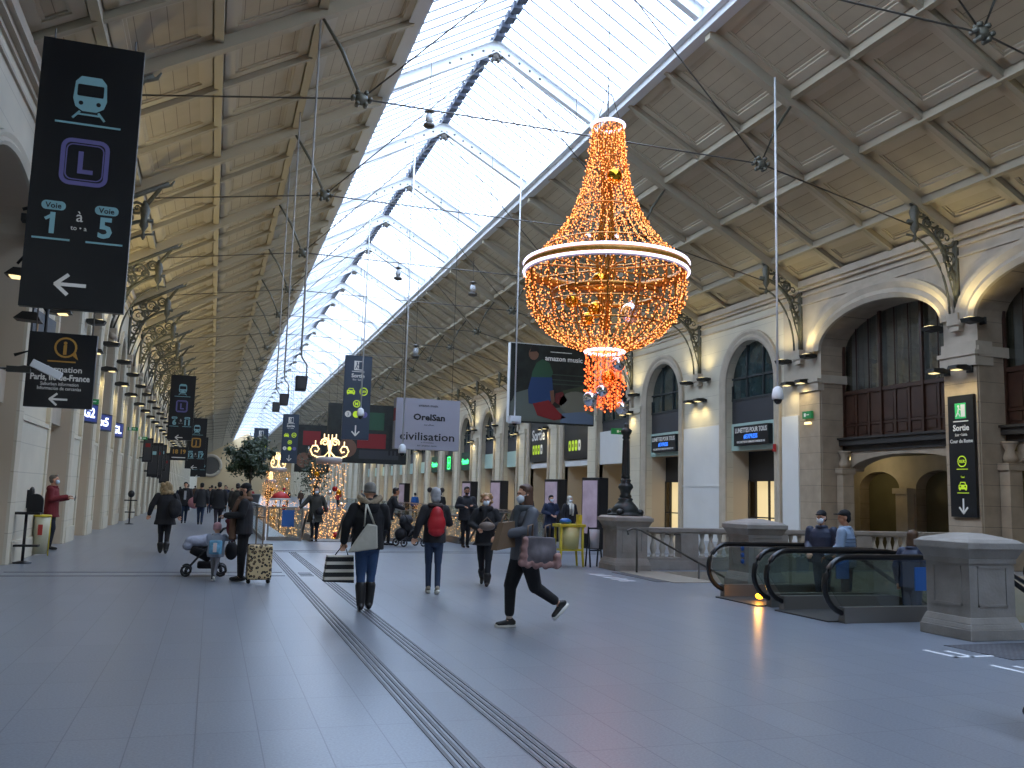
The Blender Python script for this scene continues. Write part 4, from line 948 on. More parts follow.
escalator('escalator at the near end of the opening, behind the red backpack', 8.75, 29.6, 1.3, PI / 2, 1.6, 'escalators going down', False)
f = MB(); f.bb(2.25, 2.65, 30.84, 30.87, .45, 1.0); tag(f.build('notice_board', mat('blue notice sheet', '2e5f9e', .5)), 'blue notice on the glass guardrail left of the standing woman', 'notice')

# ---- totems, barrier, stands
def totem(label, x, y):
    r = thing('advert_totem', label, 'totem', (x, y, 0), -1.3, 'advertising totems')
    f = MB(); f.bb(-.45, .45, -.14, .28, 0, 2.35); f.build('case', dark, r, .02)
    f = MB(); f.bb(-.38, .38, -.155, -.14, .5, 2.25); f.build('poster', mat('pale violet poster', '9c8d9b', .4, noise=.35, nscale=1.5, emit=.12, ecol='a596a4'), r)
for lab, x, y in (('advertising totem nearest the lamp post, right of the couple', 12.1, 27.9), ('advertising totem behind the person in the navy coat', 12.5, 32.6), ('advertising totem right of the farther woman in black, against the shops', 12.4, 39.5), ('dark advertising totem left of the woman in black, against the shops', 12.4, 44.5), ('far advertising totem behind the man with the beard', 12.6, 62)): totem(lab, x, y)
yel = mat('worn yellow plastic', 'c8b531', .5, noise=.15, nscale=5)
r = thing('recycling_bin_frame', 'yellow recycling bin frame left of the lamp post pedestal', 'bin', (8.35, 20.7, 0))
f = MB()
for x in (-.28, .28):
    for yv in (-.2, .2): f.tube([(x * 1.1, yv, 0), (x, yv, .3), (x, yv, .98)], .03, 6)
f.build('leg', yel, r); f = MB(); f.bb(-.34, .34, -.25, .25, .95, 1.02); f.bb(-.3, .3, -.22, .22, .38, .42); f.build('rim', yel, r)
f = MB(); f.tube([(0, 0, .42), (0, 0, .94)], [.24, .27], 14); f.build('bag', mat('yellowish translucent bag', 'c4bd83', .4), r)
f = MB(); f.ell((-.1, 0, 1.08), (.16, .14, .08), 10, 6); f.build('blue_lid', mat('blue lid', '2462ad', .4), r); f = MB(); f.bb(.22, .30, -.1, .1, 1.0, 1.25); f.build('side_post', yel, r)
r = thing('folding_barrier', 'black folding barrier stand between the yellow bin and the pedestal', 'barrier', (8.82, 20.55, 0))
f = MB()
for x in (-.02, .28): f.tube([(x - .0, -.15, 0), (x, 0, .95), (x, .15, 0)], .022, 6)
f.cyl((-.02, 0, .93), (.28, 0, .93), .025, 6); f.cyl((-.02, -.1, .4), (.28, -.1, .4), .02, 6); f.build('frame', dark, r)
f = MB(); f.tube([(.13, 0, .45), (.13, 0, .9)], [.12, .14], 10); f.build('bag', mat('pale plastic bag', 'b9b4b8', .4), r)
# sanitiser stand and yellowish bin by the left wall
r = thing('sanitiser_stand', 'black two-shelf stand with an arched top near the man in red', 'stand', (-3.62, 21.1, 0))
f = MB(); f.lathe([(.18, 0), (.18, .02), (.03, .05)], 12); f.cyl((0, 0, 0), (0, 0, 1.05), .03, 8); f.build('pole', dark, r)
f = MB(); f.bb(-.28, .28, -.2, .2, 1.0, 1.05); f.bb(-.28, .28, -.12, .12, .34, .38); f.build('shelf', dark, r)
f = MB(); f.prism([(0, 1.05), (.3, 1.05)] + arc(.15, 1.28, .15, .15, 0, PI, 8), -.04, .04); f.build('arched_panel', dark, r)
r = thing('litter_bin', 'pale yellowish litter bag holder between black stand and man in red', 'bin', (-3.66, 23.3, 0)); r.scale = (.78, .78, .95)
f = MB(); f.tube([(0, 0, .05), (0, 0, .95)], [.20, .23], 14); f.build('bag', mat('cloudy pale bag', 'b8b49a', .4), r)
f = MB(); f.lathe([(.24, .93), (.26, .95), (.24, .98)], 14); f.cyl((.22, 0, 0), (.22, 0, .98), .02, 6); f.build('rim', yel, r)
f = MB(); f.bb(-.06, .06, -.24, -.22, .5, .75); f.build('red_mark', mat('red mark', 'a8342c', .5), r)
f = MB(); f.bb(XL + .04, XL + .16, 22.2, 22.4, 1.1, 1.5); f.ell((XL + .14, 22.3, 1.45), (.06, .1, .12), 8, 6); tag(f.build('hand_dispenser', dark), 'black hand gel dispenser on the left wall above the stand', 'dispenser')
r = thing('sanitiser_stand', 'small dark stand with bottle by the far left wall', 'stand', (-3.3, 42.5, 0))
f = MB(); f.lathe([(.18, 0), (.18, .02), (.03, .05)], 12); f.cyl((0, 0, 0), (0, 0, 1.2), .03, 8); f.build('pole', dark, r); f = MB(); f.bb(-.25, .25, -.18, .18, 1.0, 1.05); f.bb(-.2, .2, -.14, .14, .5, .54); f.ell((0, 0, 1.3), (.14, .12, .16), 8, 6); f.build('shelf', dark, r)
# loudspeaker clusters / lamp gantry at far left
r = thing('lamp_gantry', 'dark metal lamp gantry on the left wall beside the tracks 1 to 5 sign', 'lamp gantry', (XL, 19.4, 0))
f = MB(); f.tube([(0, 0, 7.0), (.35, 0, 7.15), (.6, 0, 6.9), (.62, 0, 6.2), (.6, 0, 4.3), (.1, 0, 4.1)], .035, 6); f.cyl((0, 0, 5.9), (.6, 0, 6.8), .03, 5); f.cyl((0, 0, 6.9), (.6, 0, 6.1), .03, 5); f.cyl((0, 0, 5.8), (.6, 0, 5.0), .03, 5); f.cyl((.3, 0, 7.1), (.3, 0, 5.3), .03, 5); f.bb(0, .35, -.1, .1, 6.75, 6.9); f.build('frame', lampb, r)
for (x, z) in ((.12, 5.65), (.42, 5.55), (.35, 4.8)):
    f = MB(); f.prism([(x - .3, z), (x + .18, z - .03), (x + .1, z + .14), (x - .15, z + .14)], -.2, .2); h_ = f.build('lamp_head', lampb, r); f = MB(); f.bb(x - .22, x + .14, -.16, .16, z - .03, z - .01) if z > 5 else f.bb(x, x + .01, -.01, .01, z, z + .01); f.build('lens', lens, h_)
r, b_, A = signboard('dark departure screen high on the left wall at the picture edge', 'screen', 1.7, 1.5, (XL + .14, 21.6, 4.55), PI / 2 - .1, mat('screen housing', '27303a', .4), depth=.14, name='info_screen')
A.text(scr, '21', .4, .1, .4, .01); A.rect(gold, -.5, .4, .04, .5); A.done(b_)

# dark display panels and posters reaching out from the left wall further on
for i, (y, z, w, h) in enumerate(((52.8, 3.6, .5, 1.3), (57.2, 3.2, .6, 2.0), (61.6, 3.3, .6, 2.2), (66.0, 3.6, .6, 1.8), (70.4, 3.0, .7, 2.2))):
    r, b_, A = signboard('dark display panel jutting from the left wall, %s in its row from the camera' % ORD[i], 'display', w, h, (XL + .2 + w / 2, y, z), 0, board, depth=.12, name='advert_screen', group='dark display panels along the left wall')
    A.rrect(dgrey, 0, 0, w * .8, h * .85, .04); A.rect(skyb if i % 2 else redp, 0, h * .2, w * .5, .2, 1); A.done(b_, 'poster_print')
    f = MB(); f.bb(-w / 2 - .2, -w / 2, -.03, .03, h * .3, h * .36); f.bb(-w / 2 - .2, -w / 2, -.03, .03, -h * .36, -h * .3); f.build('wall_bracket', steel, r)
# ================================================================== CHRISTMAS LIGHTS
bulb = mat('warm fairy light bulbs', 'ffb060', .5, emit=2.1, ecol='ff8c48'); bulb.cycles.emission_sampling = 'NONE'
bulbr = mat('deep orange fairy lights', 'ff8040', .5, emit=1.5, ecol='ff6a30'); bulbr.cycles.emission_sampling = 'NONE'
gwire = mat('gold lacquered wire', 'a8772f', .35, metal=.7); gfoil = mat('gold foil garland', 'b07a2a', .45, metal=.3, noise=.3, nscale=20)
coolw = mat('cool white rope light', 'f0eaff', .5, emit=1.1, ecol='e6deff')
silver = mat('mirror silver bauble', 'd8dadf', .12, metal=1); goldb = mat('mirror gold bauble', 'd39a2c', .15, metal=1)
OCT = [(1, 0, 0), (-1, 0, 0), (0, 1, 0), (0, -1, 0), (0, 0, 1), (0, 0, -1)]
OF = [(0, 2, 4), (2, 1, 4), (1, 3, 4), (3, 0, 4), (2, 0, 5), (1, 2, 5), (3, 1, 5), (0, 3, 5)]
def dot(f, p, r): f.add([(p[0] + v[0] * r, p[1] + v[1] * r, p[2] + v[2] * r) for v in OCT], OF)
def prof_r(prof, z):
    for (r0, z0), (r1, z1) in zip(prof, prof[1:]):
        if min(z0, z1) <= z <= max(z0, z1): return r0 + (r1 - r0) * (z - z0) / (z1 - z0)
    return prof[-1][0]
CZ = 3.62
r = thing('chandelier', 'giant gold fairy light chandelier hanging in the middle of the hall', 'chandelier', (8.2, 18.4, 0))
bell = [(.35, 10.25), (.40, 9.5), (.57, 8.7), (.76, 8.2), (1.02, 7.75), (1.40, 7.3), (1.76, 6.98)]
bowl = [(1.80, 6.72), (1.80, 6.4), (1.73, 6.0), (1.56, 5.68), (1.28, 5.36), (.92, 5.12), (.42, 4.95)]
tail = [(.40, 4.92), (.38, 4.2), (.36, 3.62)]
def strands(fw, fb, prof, n, step, rad, phase=0, jit=.02):
    for k in range(n):
        a = 2 * PI * k / n + phase; pts = [(rr * math.cos(a), rr * math.sin(a), z) for rr, z in prof]
        fw.tube(pts, .010, 3, caps=False)
        for p, q in zip(pts, pts[1:]):
            L_ = (Vector(q) - Vector(p)).length; m_ = max(1, int(L_ / step))
            for i in range(m_):
                t = (i + random.random()) / m_; v = Vector(p).lerp(Vector(q), t)
                dot(fb, (v.x + random.gauss(0, jit), v.y + random.gauss(0, jit), v.z), rad * random.uniform(.7, 1.2))
fw, fb = MB(), MB()
strands(fw, fb, bell, 38, .048, .0155, 0, .03); strands(fw, fb, bowl, 46, .050, .0165, 0, .03)
for z, rr in ((8.2, .77), (7.3, 1.4), (5.9, 1.66), (5.5, 1.38), (9.4, .42)): fw.tube([(rr * math.cos(i * PI / 12), rr * math.sin(i * PI / 12), z) for i in range(24)], .02, 4, closed=True)
fw.build('wire_cage', gwire, r); o = fb.build('bulb_strings', bulb, r); o['kind'] = 'stuff'
fw, fb = MB(), MB()
for k in range(12):                       # inner garlands
    a = 2 * PI * k / 12 + .1; pts = [((.16 + .06 * math.sin(z * 2)) * math.cos(a + z), (.16 + .06 * math.cos(z * 3)) * math.sin(a + z), z) for z in [10.2 - i * .25 for i in range(20)]]
    fw.tube(pts, .022, 4)
fw.build('inner_garland', gfoil, r)
fw = MB(); fb = MB()
strands(fw, fb, tail, 16, .05, .024, 0, .05); strands(fw, fb, [(.2, 4.9), (.2, 3.7)], 8, .06, .024, .2, .06)
fw.build('tail_wires', gwire, r); o = fb.build('tail_bulbs', bulbr, r); o['kind'] = 'stuff'
fw = MB()
for k in range(16): a = k * PI / 8; fw.tube([(rr * math.cos(a) * .985, rr * math.sin(a) * .985, z) for rr, z in bowl], .022, 4)
fw.tube([(1.2 * math.cos(i * PI / 12), 1.2 * math.sin(i * PI / 12), 6.25) for i in range(24)], .06, 6, closed=True)
for k in range(8): a = k * PI / 4; fw.cyl((0, 0, 6.85), (1.78 * math.cos(a), 1.78 * math.sin(a), 6.8), .025, 4)
fw.build('ribs', gwire, r)
def hoop(f, rr, z, t, n=48): f.tube([(rr * math.cos(2 * PI * i / n), rr * math.sin(2 * PI * i / n), z) for i in range(n)], t, 6, closed=True)
f = MB(); hoop(f, 1.87, 6.94, .03, 64); hoop(f, 1.87, 6.75, .03, 64); f.build('rope_light', coolw, r)
f = MB(); f.add([(1.83 * math.cos(2 * PI * i / 64), 1.83 * math.sin(2 * PI * i / 64), z) for z in (6.69, 6.98) for i in range(64)], [(i, (i + 1) % 64, 64 + (i + 1) % 64, 64 + i) for i in range(64)]); f.build('hoop_band', mat('grey hoop band', '8c8990', .5), r)
f = MB(); f.tube([(1.79 * math.cos(2 * PI * i / 48), 1.79 * math.sin(2 * PI * i / 48), 6.84) for i in range(48)], .11, 6, closed=True); f.build('foil_lining', gfoil, r)
f = MB(); hoop(f, .38, 10.27, .035, 24); hoop(f, .44, 4.94, .035, 24); f.build('small_hoops', coolw, r)
for (x, y, z, rad, m_) in ((-.02, -.42, 8.9, .19, goldb), (-.32, -.4, 6.45, .2, goldb), (-.95, -.3, 5.95, .15, goldb), (-.35, .2, 5.7, .16, goldb), (.55, -.2, 5.85, .24, silver), (-.1, .3, 5.95, .2, goldb), (.15, -.35, 4.62, .17, silver), (-.45, -.3, 3.82, .17, silver), (-.22, -.38, 4.0, .14, silver), (.30, -.3, 3.66, .15, silver), (.3, .1, 7.6, .12, silver), (-.4, .1, 7.55, .12, silver), (.1, 0, 7.75, .1, goldb), (.05, -.1, 4.35, .16, goldb), (.2, .2, 7.2, .12, silver)):
    f = MB(); f.ell((x, y, z), rad, 16, 10); f.lathe([(.03, rad * .95), (.03, rad * 1.15)], 6, c=(x, y, z)); f.build('bauble', m_, r)
f = MB(); f.cyl((0, 0, 10.2), (0, 0, 16.2), .012, 4)
for k in range(3): a = k * 2 * PI / 3; f.cyl((.37 * math.cos(a), .37 * math.sin(a), 10.25), (0, 0, 11.3), .01, 4)
f.build('cable', steel, r)
L = bpy.data.lights.new('chandelier_glow', 'POINT'); L.energy = 14; L.color = (1, .55, .2); L.shadow_soft_size = .8; o = bpy.data.objects.new('chandelier_glow', L); COL.objects.link(o); o.location = (8.2, 18.4, 6.2)

# garland columns rising out of the central opening, each with a gold candelabra on top
rope = mat('warm white rope light', 'ffe9b8', .5, emit=1.0, ecol='ffd890'); rope.cycles.emission_sampling = 'NONE'
bw = mat('warm white bulbs', 'ffd9a0', .5, emit=1.2, ecol='ffb264'); bw.cycles.emission_sampling = 'NONE'
def spiral(f, cx_, cz_, r0, turns, a0, sg, t):
    n = int(18 * turns); f.tube([(cx_ + sg * r0 * (1 - .8 * i / n) * math.cos(a0 + turns * 2 * PI * i / n), 0, cz_ + r0 * (1 - .8 * i / n) * math.sin(a0 + turns * 2 * PI * i / n)) for i in range(n + 1)], t, 5)
def garland(label, x, y, s, rz, ztop, zb=-4.3):
    S = s; s = s * .78
    r = thing('light_column', label, 'christmas decoration', (x, y, 0), rz, 'gold light columns in the central opening')
    f = MB(); z = ztop
    for sg in (-1, 1):
        pts = [(0, 0, z + .9 * s), (sg * .05 * s, 0, z + .35 * s), (sg * .35 * s, 0, z + .02 * s), (sg * .75 * s, 0, z - .02 * s), (sg * 1.08 * s, 0, z + .12 * s), (sg * 1.22 * s, 0, z + .42 * s), (sg * 1.08 * s, 0, z + .70 * s), (sg * .82 * s, 0, z + .72 * s), (sg * .68 * s, 0, z + .5 * s), (sg * .78 * s, 0, z + .32 * s), (sg * .95 * s, 0, z + .38 * s)]
        f.tube(pts, .055 * s, 6)
        spiral(f, sg * .34 * s, z + .95 * s, .26 * s, 1.5, -.6, sg, .045 * s)
        f.tube([(0, 0, z + .2 * s), (sg * .12 * s, 0, z + .8 * s), (sg * .1 * s, 0, z + 1.2 * s), (sg * .35 * s, 0, z + 1.25 * s)], .04 * s, 5)
        for xx, zz in ((.38, 1.28), (.12, 1.25), (.92, .82)): f.cyl((sg * xx * s, 0, z + zz * s - .1), (sg * xx * s, 0, z + zz * s + .22 * s), .035 * s, 6)
    f.tube([(0, 0, z - .1 * s), (0, 0, z + 1.1 * s)], .06 * s, 6); f.build('candelabra', rope, r)
    s = S; f = MB(); f.lathe([(.62 * s, z - .35), (.66 * s, z - .05), (.5 * s, z), (.1, z)], 20); f.build('crown', mat('silver grey crown cloth', 'a9a3a6', .5), r)
    fw, fb = MB(), MB(); strands(fw, fb, [(.8 * s, z - .3), (.8 * s, zb)], 15, .17 * s, .028 * s, 0, .09 * s); fw.build('wire_cage', gwire, r); o = fb.build('bulb_strings', bw, r); o['kind'] = 'stuff'
    for i in range(9):
        a = random.uniform(PI, 2 * PI); zz = random.uniform(-1.0, z - .6)
        f = MB(); f.ell((.72 * s * math.cos(a), .72 * s * math.sin(a), zz), .14 * s, 10, 8); f.build('bauble', [silver, goldb, mat('red bauble', 'a81f22', .2)][i % 3], r)
garland('tallest gold candelabra light column, nearest in the central opening', 5.5, 46, 1.0, 0, 3.35)
garland('smaller light column with turned candelabra, left of the nearest one', 5.15, 78, 1.1, .9, 3.5)
garland('farthest light column beside the tree', 5.1, 86.5, .8, 1.3, 2.6)
# low fairy light curtains seen through the glass guard
fb = MB(); fw = MB()
for i in range(34):
    x = random.uniform(2.9, 11.3); y = random.uniform(38, 84); fw.cyl((x, y, .6), (x, y, -4.4), .008, 3)
    for q in range(26): dot(fb, (x + random.gauss(0, .12), y + random.gauss(0, .1), random.uniform(-3.4, .9)), .035)
for i in range(700): dot(fb, (random.uniform(2.8, 11.4), random.choice((38.9, 39.5, 41)) + random.gauss(0, .4), random.uniform(-.9, .7)), .022)
r = thing('light_curtain', 'dense glittering fairy light curtains hanging inside the central opening', 'christmas decoration', (0, 0, 0)); fw.build('wires', gwire, r); o = fb.build('bulb_strings', bw, r); o['kind'] = 'stuff'
# red and white parasol tops / figures beyond
r = thing('display_canopy', 'small red and white display canopy beyond the guardrail by the gold column', 'canopy', (4.35, 62, -.85)); r.scale = (.6, .6, .88)
f = MB(); f.lathe([(1.1, 2.2), (.7, 2.55), (.05, 2.75)], 12); f.build('canopy_top', mat('red canopy cloth', 'b3262a', .6), r); f = MB(); f.lathe([(1.15, 2.08), (1.15, 2.22)], 12); f.build('fringe', whites, r); f = MB(); f.cyl((0, 0, -4.4), (0, 0, 2.5), .05, 6); f.build('pole', steel, r)

# ---- potted tree
leafm = mat('dark olive green leaves', '2c3a26', .6, noise=.35, nscale=3); bark = mat('grey brown bark', '5b4d3d', .8)
r = thing('indoor_tree', 'bushy dark green tree in a planter behind the crowd', 'tree', (3.5, 93, 0)); r.scale = (1.12, 1.12, 1.2)
f = MB(); f.lathe([(.8, 0), (1.0, .9), (1.06, .9), (1.06, 1.0)], 16); f.build('planter', mat('grey planter', '6c6a66', .6), r)
f = MB(); f.tube([(0, 0, .8), (.05, 0, 1.6), (0, 0, 2.6), (.1, 0, 3.6)], [.12, .10, .09, .05], 7)
for k in range(9): a = k * 2.4; f.tube([(0, 0, 2.0 + k * .12), (.6 * math.cos(a), .6 * math.sin(a), 2.7 + k * .15), (1.2 * math.cos(a), 1.2 * math.sin(a), 3.0 + k * .25)], [.05, .035, .015], 5)
f.build('trunk', bark, r)
f = MB()
cl = [(random.gauss(0, .85), random.gauss(0, .8), 3.9 + random.gauss(0, .62)) for _ in range(34)]
for (cx_, cy_, cz_) in cl:
    for q in range(190):
        p = Vector((cx_, cy_, cz_)) + Vector((random.gauss(0, .28), random.gauss(0, .28), random.gauss(0, .24)))
        u = Vector((random.gauss(0, 1), random.gauss(0, 1), random.gauss(0, 1))).normalized(); v = u.orthogonal().normalized()
        f.add([p - u * .17, p + v * .07, p + u * .17, p - v * .07], [(0, 1, 2, 3)])
f.build('foliage', leafm, r)
for i, (x, y, s) in enumerate(((9.2, 70, .5),)):
    r = thing('indoor_tree', 'small leafy bush left of the tall gold light column', 'tree', (6.9, 66, 0))
    f = MB()
    f.tube([(0, 0, -4.4), (0, 0, 2.6)], .06, 6); f.build('trunk', bark, r); f = MB()
    for q in range(900):
        p = Vector((random.gauss(0, .45), random.gauss(0, .4), 2.9 + random.gauss(0, .7))); u = Vector((random.gauss(0, 1), random.gauss(0, 1), random.gauss(0, 1))).normalized(); v = u.orthogonal().normalized()
        f.add([p - u * .12, p + v * .05, p + u * .12, p - v * .05], [(0, 1, 2, 3)])
    f.build('foliage', leafm, r)
# ================================================================== PEOPLE
def cap(f, a, b, r0, r1, n=10):
    """tapered capsule"""
    a, b = Vector(a), Vector(b); f.tube([a, b], [r0, r1], n); f.ell(a, r0, n, 6); f.ell(b, r1, n, 6); return f
def fuse(f, name, mats, parent, vox=.016, smooth=3):
    """union the pieces of a body or garment into one continuous skin"""
    me = bpy.data.meshes.new('tmp'); me.from_pydata(f.v, [], f.f); o = bpy.data.objects.new('tmp', me); COL.objects.link(o)
    m_ = o.modifiers.new('r', 'REMESH'); m_.mode = 'VOXEL'; m_.voxel_size = vox
    if smooth: s_ = o.modifiers.new('s', 'SMOOTH'); s_.iterations = smooth; s_.factor = .5
    dg = bpy.context.evaluated_depsgraph_get(); n_ = bpy.data.meshes.new_from_object(o.evaluated_get(dg))
    bpy.data.objects.remove(o); bpy.data.meshes.remove(me)
    n_.name = name; n_.materials.clear(); n_.materials.append(mats)
    n_.polygons.foreach_set('use_smooth', [True] * len(n_.polygons))
    p = bpy.data.objects.new(name, n_); COL.objects.link(p); p.parent = parent; return p
def loft(f, rings, n=18):
    """rings: (z, rx, ry, x, y)"""
    vs = [(x + rx * math.cos(2 * PI * k / n), y + ry * math.sin(2 * PI * k / n), z) for (z, rx, ry, x, y) in rings for k in range(n)]
    m_ = len(rings); fs = [(i * n + k, i * n + (k + 1) % n, (i + 1) * n + (k + 1) % n, (i + 1) * n + k) for i in range(m_ - 1) for k in range(n)]
    fs += [tuple(range(n))[::-1], tuple((m_ - 1) * n + k for k in range(n))]
    f.add(vs, fs)
def cloth(name, c, rough=.85, bump=.35, sc=9, noise=.12): return mat(name, c, rough, bump=bump, bscale=sc, noise=noise, nscale=5)
skin = mat('skin', 'c9987c', .55, spec=.3); skin2 = mat('tanned skin', 'a9775a', .55); maskm = mat('white face mask', 'dfe4ea', .8); maskb = mat('pale blue face mask', 'b9d0dd', .8)
black = cloth('black fabric', '16161a'); blackc = cloth('black wool coat', '1b1b1f'); jeans = cloth('dark blue denim', '26344c'); shoe_b = mat('black shoe leather', '151415', .5); shoe_w = mat('white shoe sole', 'd3d0c8', .6)
def person(label, loc, rz, H=1.72, thigh=(0, 0), shin=(0, 0), foot=(0, 0), arms=None, coat=blackc, hem=.78, hw=.24, cuff=.062, trousers=black, shoes=shoe_b, hair=('short', None), mask=None,
           sk=skin, head=(0, 0), lean=0, vox=.016, long_t=True, hood=None, curl=True, group=None, wide=1.0, legw=1.0, tuck=0, open_=None, boots=None, detail=True, headk=1.0):
    """figure facing local +y; thigh/shin angles in radians, forward positive, (left, right); head=(turn, nod)"""
    k = H / 1.72; r = thing('person', label, 'person', loc, rz, group)
    hz = .90 * k; LT, LS = .43 * k, .42 * k
    hips, knees, ank = [], [], []
    for i, s in enumerate((-1, 1)):
        h = Vector((s * .085 * k, 0, 0)); kn = h + Vector((-s * .008, math.sin(thigh[i]) * LT, -math.cos(thigh[i]) * LT)); an = kn + Vector((-s * .012, math.sin(shin[i]) * LS, -math.cos(shin[i]) * LS))
        hips.append(h); knees.append(kn); ank.append(an)
    feet = []
    for i in range(2):
        a = foot[i]; d = Vector((0, math.cos(a), math.sin(a))); u = Vector((0, -math.sin(a), math.cos(a)))
        heel = ank[i] - d * .055 * k - u * .05 * k; toe = ank[i] + d * .155 * k - u * .055 * k; feet.append((heel, toe, d, u))
    low = min(min(h.z, t.z) for h, t, _, _ in feet) - .032 * k
    up = Vector((0, 0, -low))
    hips = [v + up for v in hips]; knees = [v + up for v in knees]; ank = [v + up for v in ank]; feet = [(a + up, b + up, d, u) for a, b, d, u in feet]
    pel = Vector((0, 0, -low)); L_ = lambda x, y, z: Vector((x * k, y * k + math.sin(lean) * (z) * k, pel.z + math.cos(lean) * z * k))
    chest = L_(0, .0, .40); neck = L_(0, -.01, .56); hc = L_(0, .015, .73); sh = [L_(-.185 * wide, 0, .50), L_(.185 * wide, 0, .50)]
    RT = Matrix.Translation(hc) @ Matrix.Rotation(head[0], 4, 'Z') @ Matrix.Rotation(-head[1], 4, 'X') @ Matrix.Scale(headk, 4)
    if arms is None: arms = [((-.27, -.02, .24), (-.27, .06, -.0)), ((.27, -.02, .24), (.27, .06, -.0))]
    el = [L_(*a[0]) for a in arms]; ha = [L_(*a[1]) for a in arms]
    # --- body: one continuous skin
    f = MB()
    M = RT
    def E(c, rr, rot=None): f.ell((0, 0, 0), (rr[0] * k, rr[1] * k, rr[2] * k), 12, 8, M @ Matrix.Translation(Vector(c) * k) @ (Euler(rot).to_matrix().to_4x4() if rot else Matrix()))
    E((0, -.005, .03), (.076, .092, .092)); E((0, .018, -.045), (.058, .068, .072)); E((0, .038, -.092), (.034, .034, .026)); E((0, .093, -.018), (.013, .020, .026)); E((0, .087, .025), (.05, .014, .012))
    E((0, .082, -.062), (.026, .012, .010))
    for s in (-1, 1): E((s * .078, -.002, -.01), (.012, .022, .034))
    cap(f, neck, hc - Vector((0, .01, .05)) * k, .052 * k, .05 * k); cap(f, L_(0, 0, .12), chest, .12 * k, .13 * k); cap(f, pel + Vector((0, 0, .04)), L_(0, 0, .12), .09 * k, .11 * k); cap(f, sh[0] * .8 + chest * .2, sh[1] * .8 + chest * .2, .06 * k, .06 * k)
    for i in range(2):
        cap(f, sh[i], el[i], .05 * k, .042 * k); cap(f, el[i], ha[i], .04 * k, .028 * k)
        d = (ha[i] - el[i]).normalized(); side = Vector((1 if i else -1, 0, 0)); side = (side - d * side.dot(d)).normalized(); pn = d.cross(side).normalized()
        if pn.z > 0: pn = -pn
        palm = ha[i] + d * .075 * k; fr = vox * .75 if vox < .02 else .013
        bx = [(u, v, w) for u in (-1, 1) for v in (-1, 1) for w in (-1, 1)]
        for q in range(4): cap(f, ha[i] + side * 0, palm + side * (.036 - .024 * q) * k, .022 * k, .015 * k, 8)
        for q, ln in enumerate((.060, .075, .080, .068)):
            b_ = palm + side * (-.036 + .024 * q) * k; c1 = .5 if curl else .15
            m1 = b_ + (d * math.cos(c1 * .6) + pn * math.sin(c1 * .6)) * ln * .55 * k; m2 = m1 + (d * math.cos(c1 * 1.9) + pn * math.sin(c1 * 1.9)) * ln * .5 * k
            cap(f, b_, m1, .0105 * k, .0100 * k, 6); cap(f, m1, m2, .0100 * k, .0085 * k, 6)
        th = ha[i] + d * .03 * k - side * .028 * k; t1 = th + (d * .6 - side * .7 + pn * .3).normalized() * .04 * k
        cap(f, th, t1, .014 * k, .011 * k, 6); cap(f, t1, t1 + (d * .9 - side * .1 + pn * .4).normalized() * .03 * k, .011 * k, .009 * k, 6)
        cap(f, hips[i], knees[i], .066 * k, .045 * k); cap(f, knees[i], ank[i], .046 * k, .034 * k); cap(f, ank[i], feet[i][1] * .6 + feet[i][0] * .4, .035 * k, .03 * k)
    body = fuse(f, 'body', sk, r, vox, 2)
    # --- trousers
    f = MB(); lw = legw
    f.ell(pel + Vector((0, 0, .0)), (.175 * k * min(wide, 1.1), .135 * k, .15 * k), 14, 8); f.ell(pel + Vector((0, -.03, -.04)), (.15 * k, .115 * k, .12 * k), 14, 8)
    for i in range(2):
        cap(f, hips[i], knees[i], .104 * k * lw, .072 * k * lw, 12); e_ = ank[i] + (knees[i] - ank[i]) * (.02 if long_t else .22)
        cap(f, knees[i], e_, .066 * k * lw, .050 * k * (1.25 if legw > 1.1 else 1), 12)
    fuse(f, 'trousers', trousers, r, vox, 2)
    # --- shoes
    for i in range(2):
        heel, toe, d, u = feet[i]; f = MB()
        cap(f, heel + u * .012 * k, (heel + toe) / 2 + u * .015 * k, .036 * k, .040 * k); cap(f, (heel + toe) / 2 + u * .012 * k, toe + u * .004 * k, .042 * k, .034 * k); cap(f, heel + u * .02 * k, ank[i] + u * .01 * k, .038 * k, .042 * k)
        if boots: cap(f, ank[i], ank[i] + (knees[i] - ank[i]) * boots, .060 * k, .080 * k, 12)
        s_ = fuse(f, 'shoe', shoes if not isinstance(shoes, tuple) else shoes[0], r, max(vox * .8, .012), 1)
        if isinstance(shoes, tuple):
            f = MB(); a_ = heel - u * .026 * k; b_ = toe - u * .022 * k
            f.tube([a_ - d * .03 * k, a_ + (b_ - a_) * .5, b_ + d * .03 * k], [.034 * k, .042 * k, .034 * k], 8, up=None); f.build('sole', shoes[1], s_)
    # --- coat
    f = MB(); w = wide
    R = lambda z, rx, ry, y=0: (pel.z + z * k, rx * k * w, ry * k, 0, (y + math.sin(lean) * max(z, -.1)) * k)
    hz_ = hem * k
    rings = [R(.555, .07, .075, -.01), R(.52, .135, .10), R(.47, .185, .125), (R(.38, .195, .15)), R(.25, .19, .152), R(.12, .188, .152), R(0, .20, .16), R(-.08, .205, .165)]
    zb = (hem - pel.z) / k
    if zb < -.12: rings.append((hem * 1.0, hw * k, hw * .80 * k, 0, (thigh[0] + thigh[1]) * .06))
    loft(f, rings)
    for i in range(2):
        cap(f, sh[i] * .96 + chest * .04, el[i], .084 * k, .073 * k, 12); cap(f, el[i], ha[i] - (ha[i] - el[i]).normalized() * .01, .073 * k, cuff * .9 * k, 12)
    f.tube([L_(.085 * math.cos(t), .005 + .08 * math.sin(t), .565) for t in [q * PI / 6 for q in range(12)]], .032 * k, 8, closed=True)
    c_ = fuse(f, 'coat', coat, r, vox, 2)
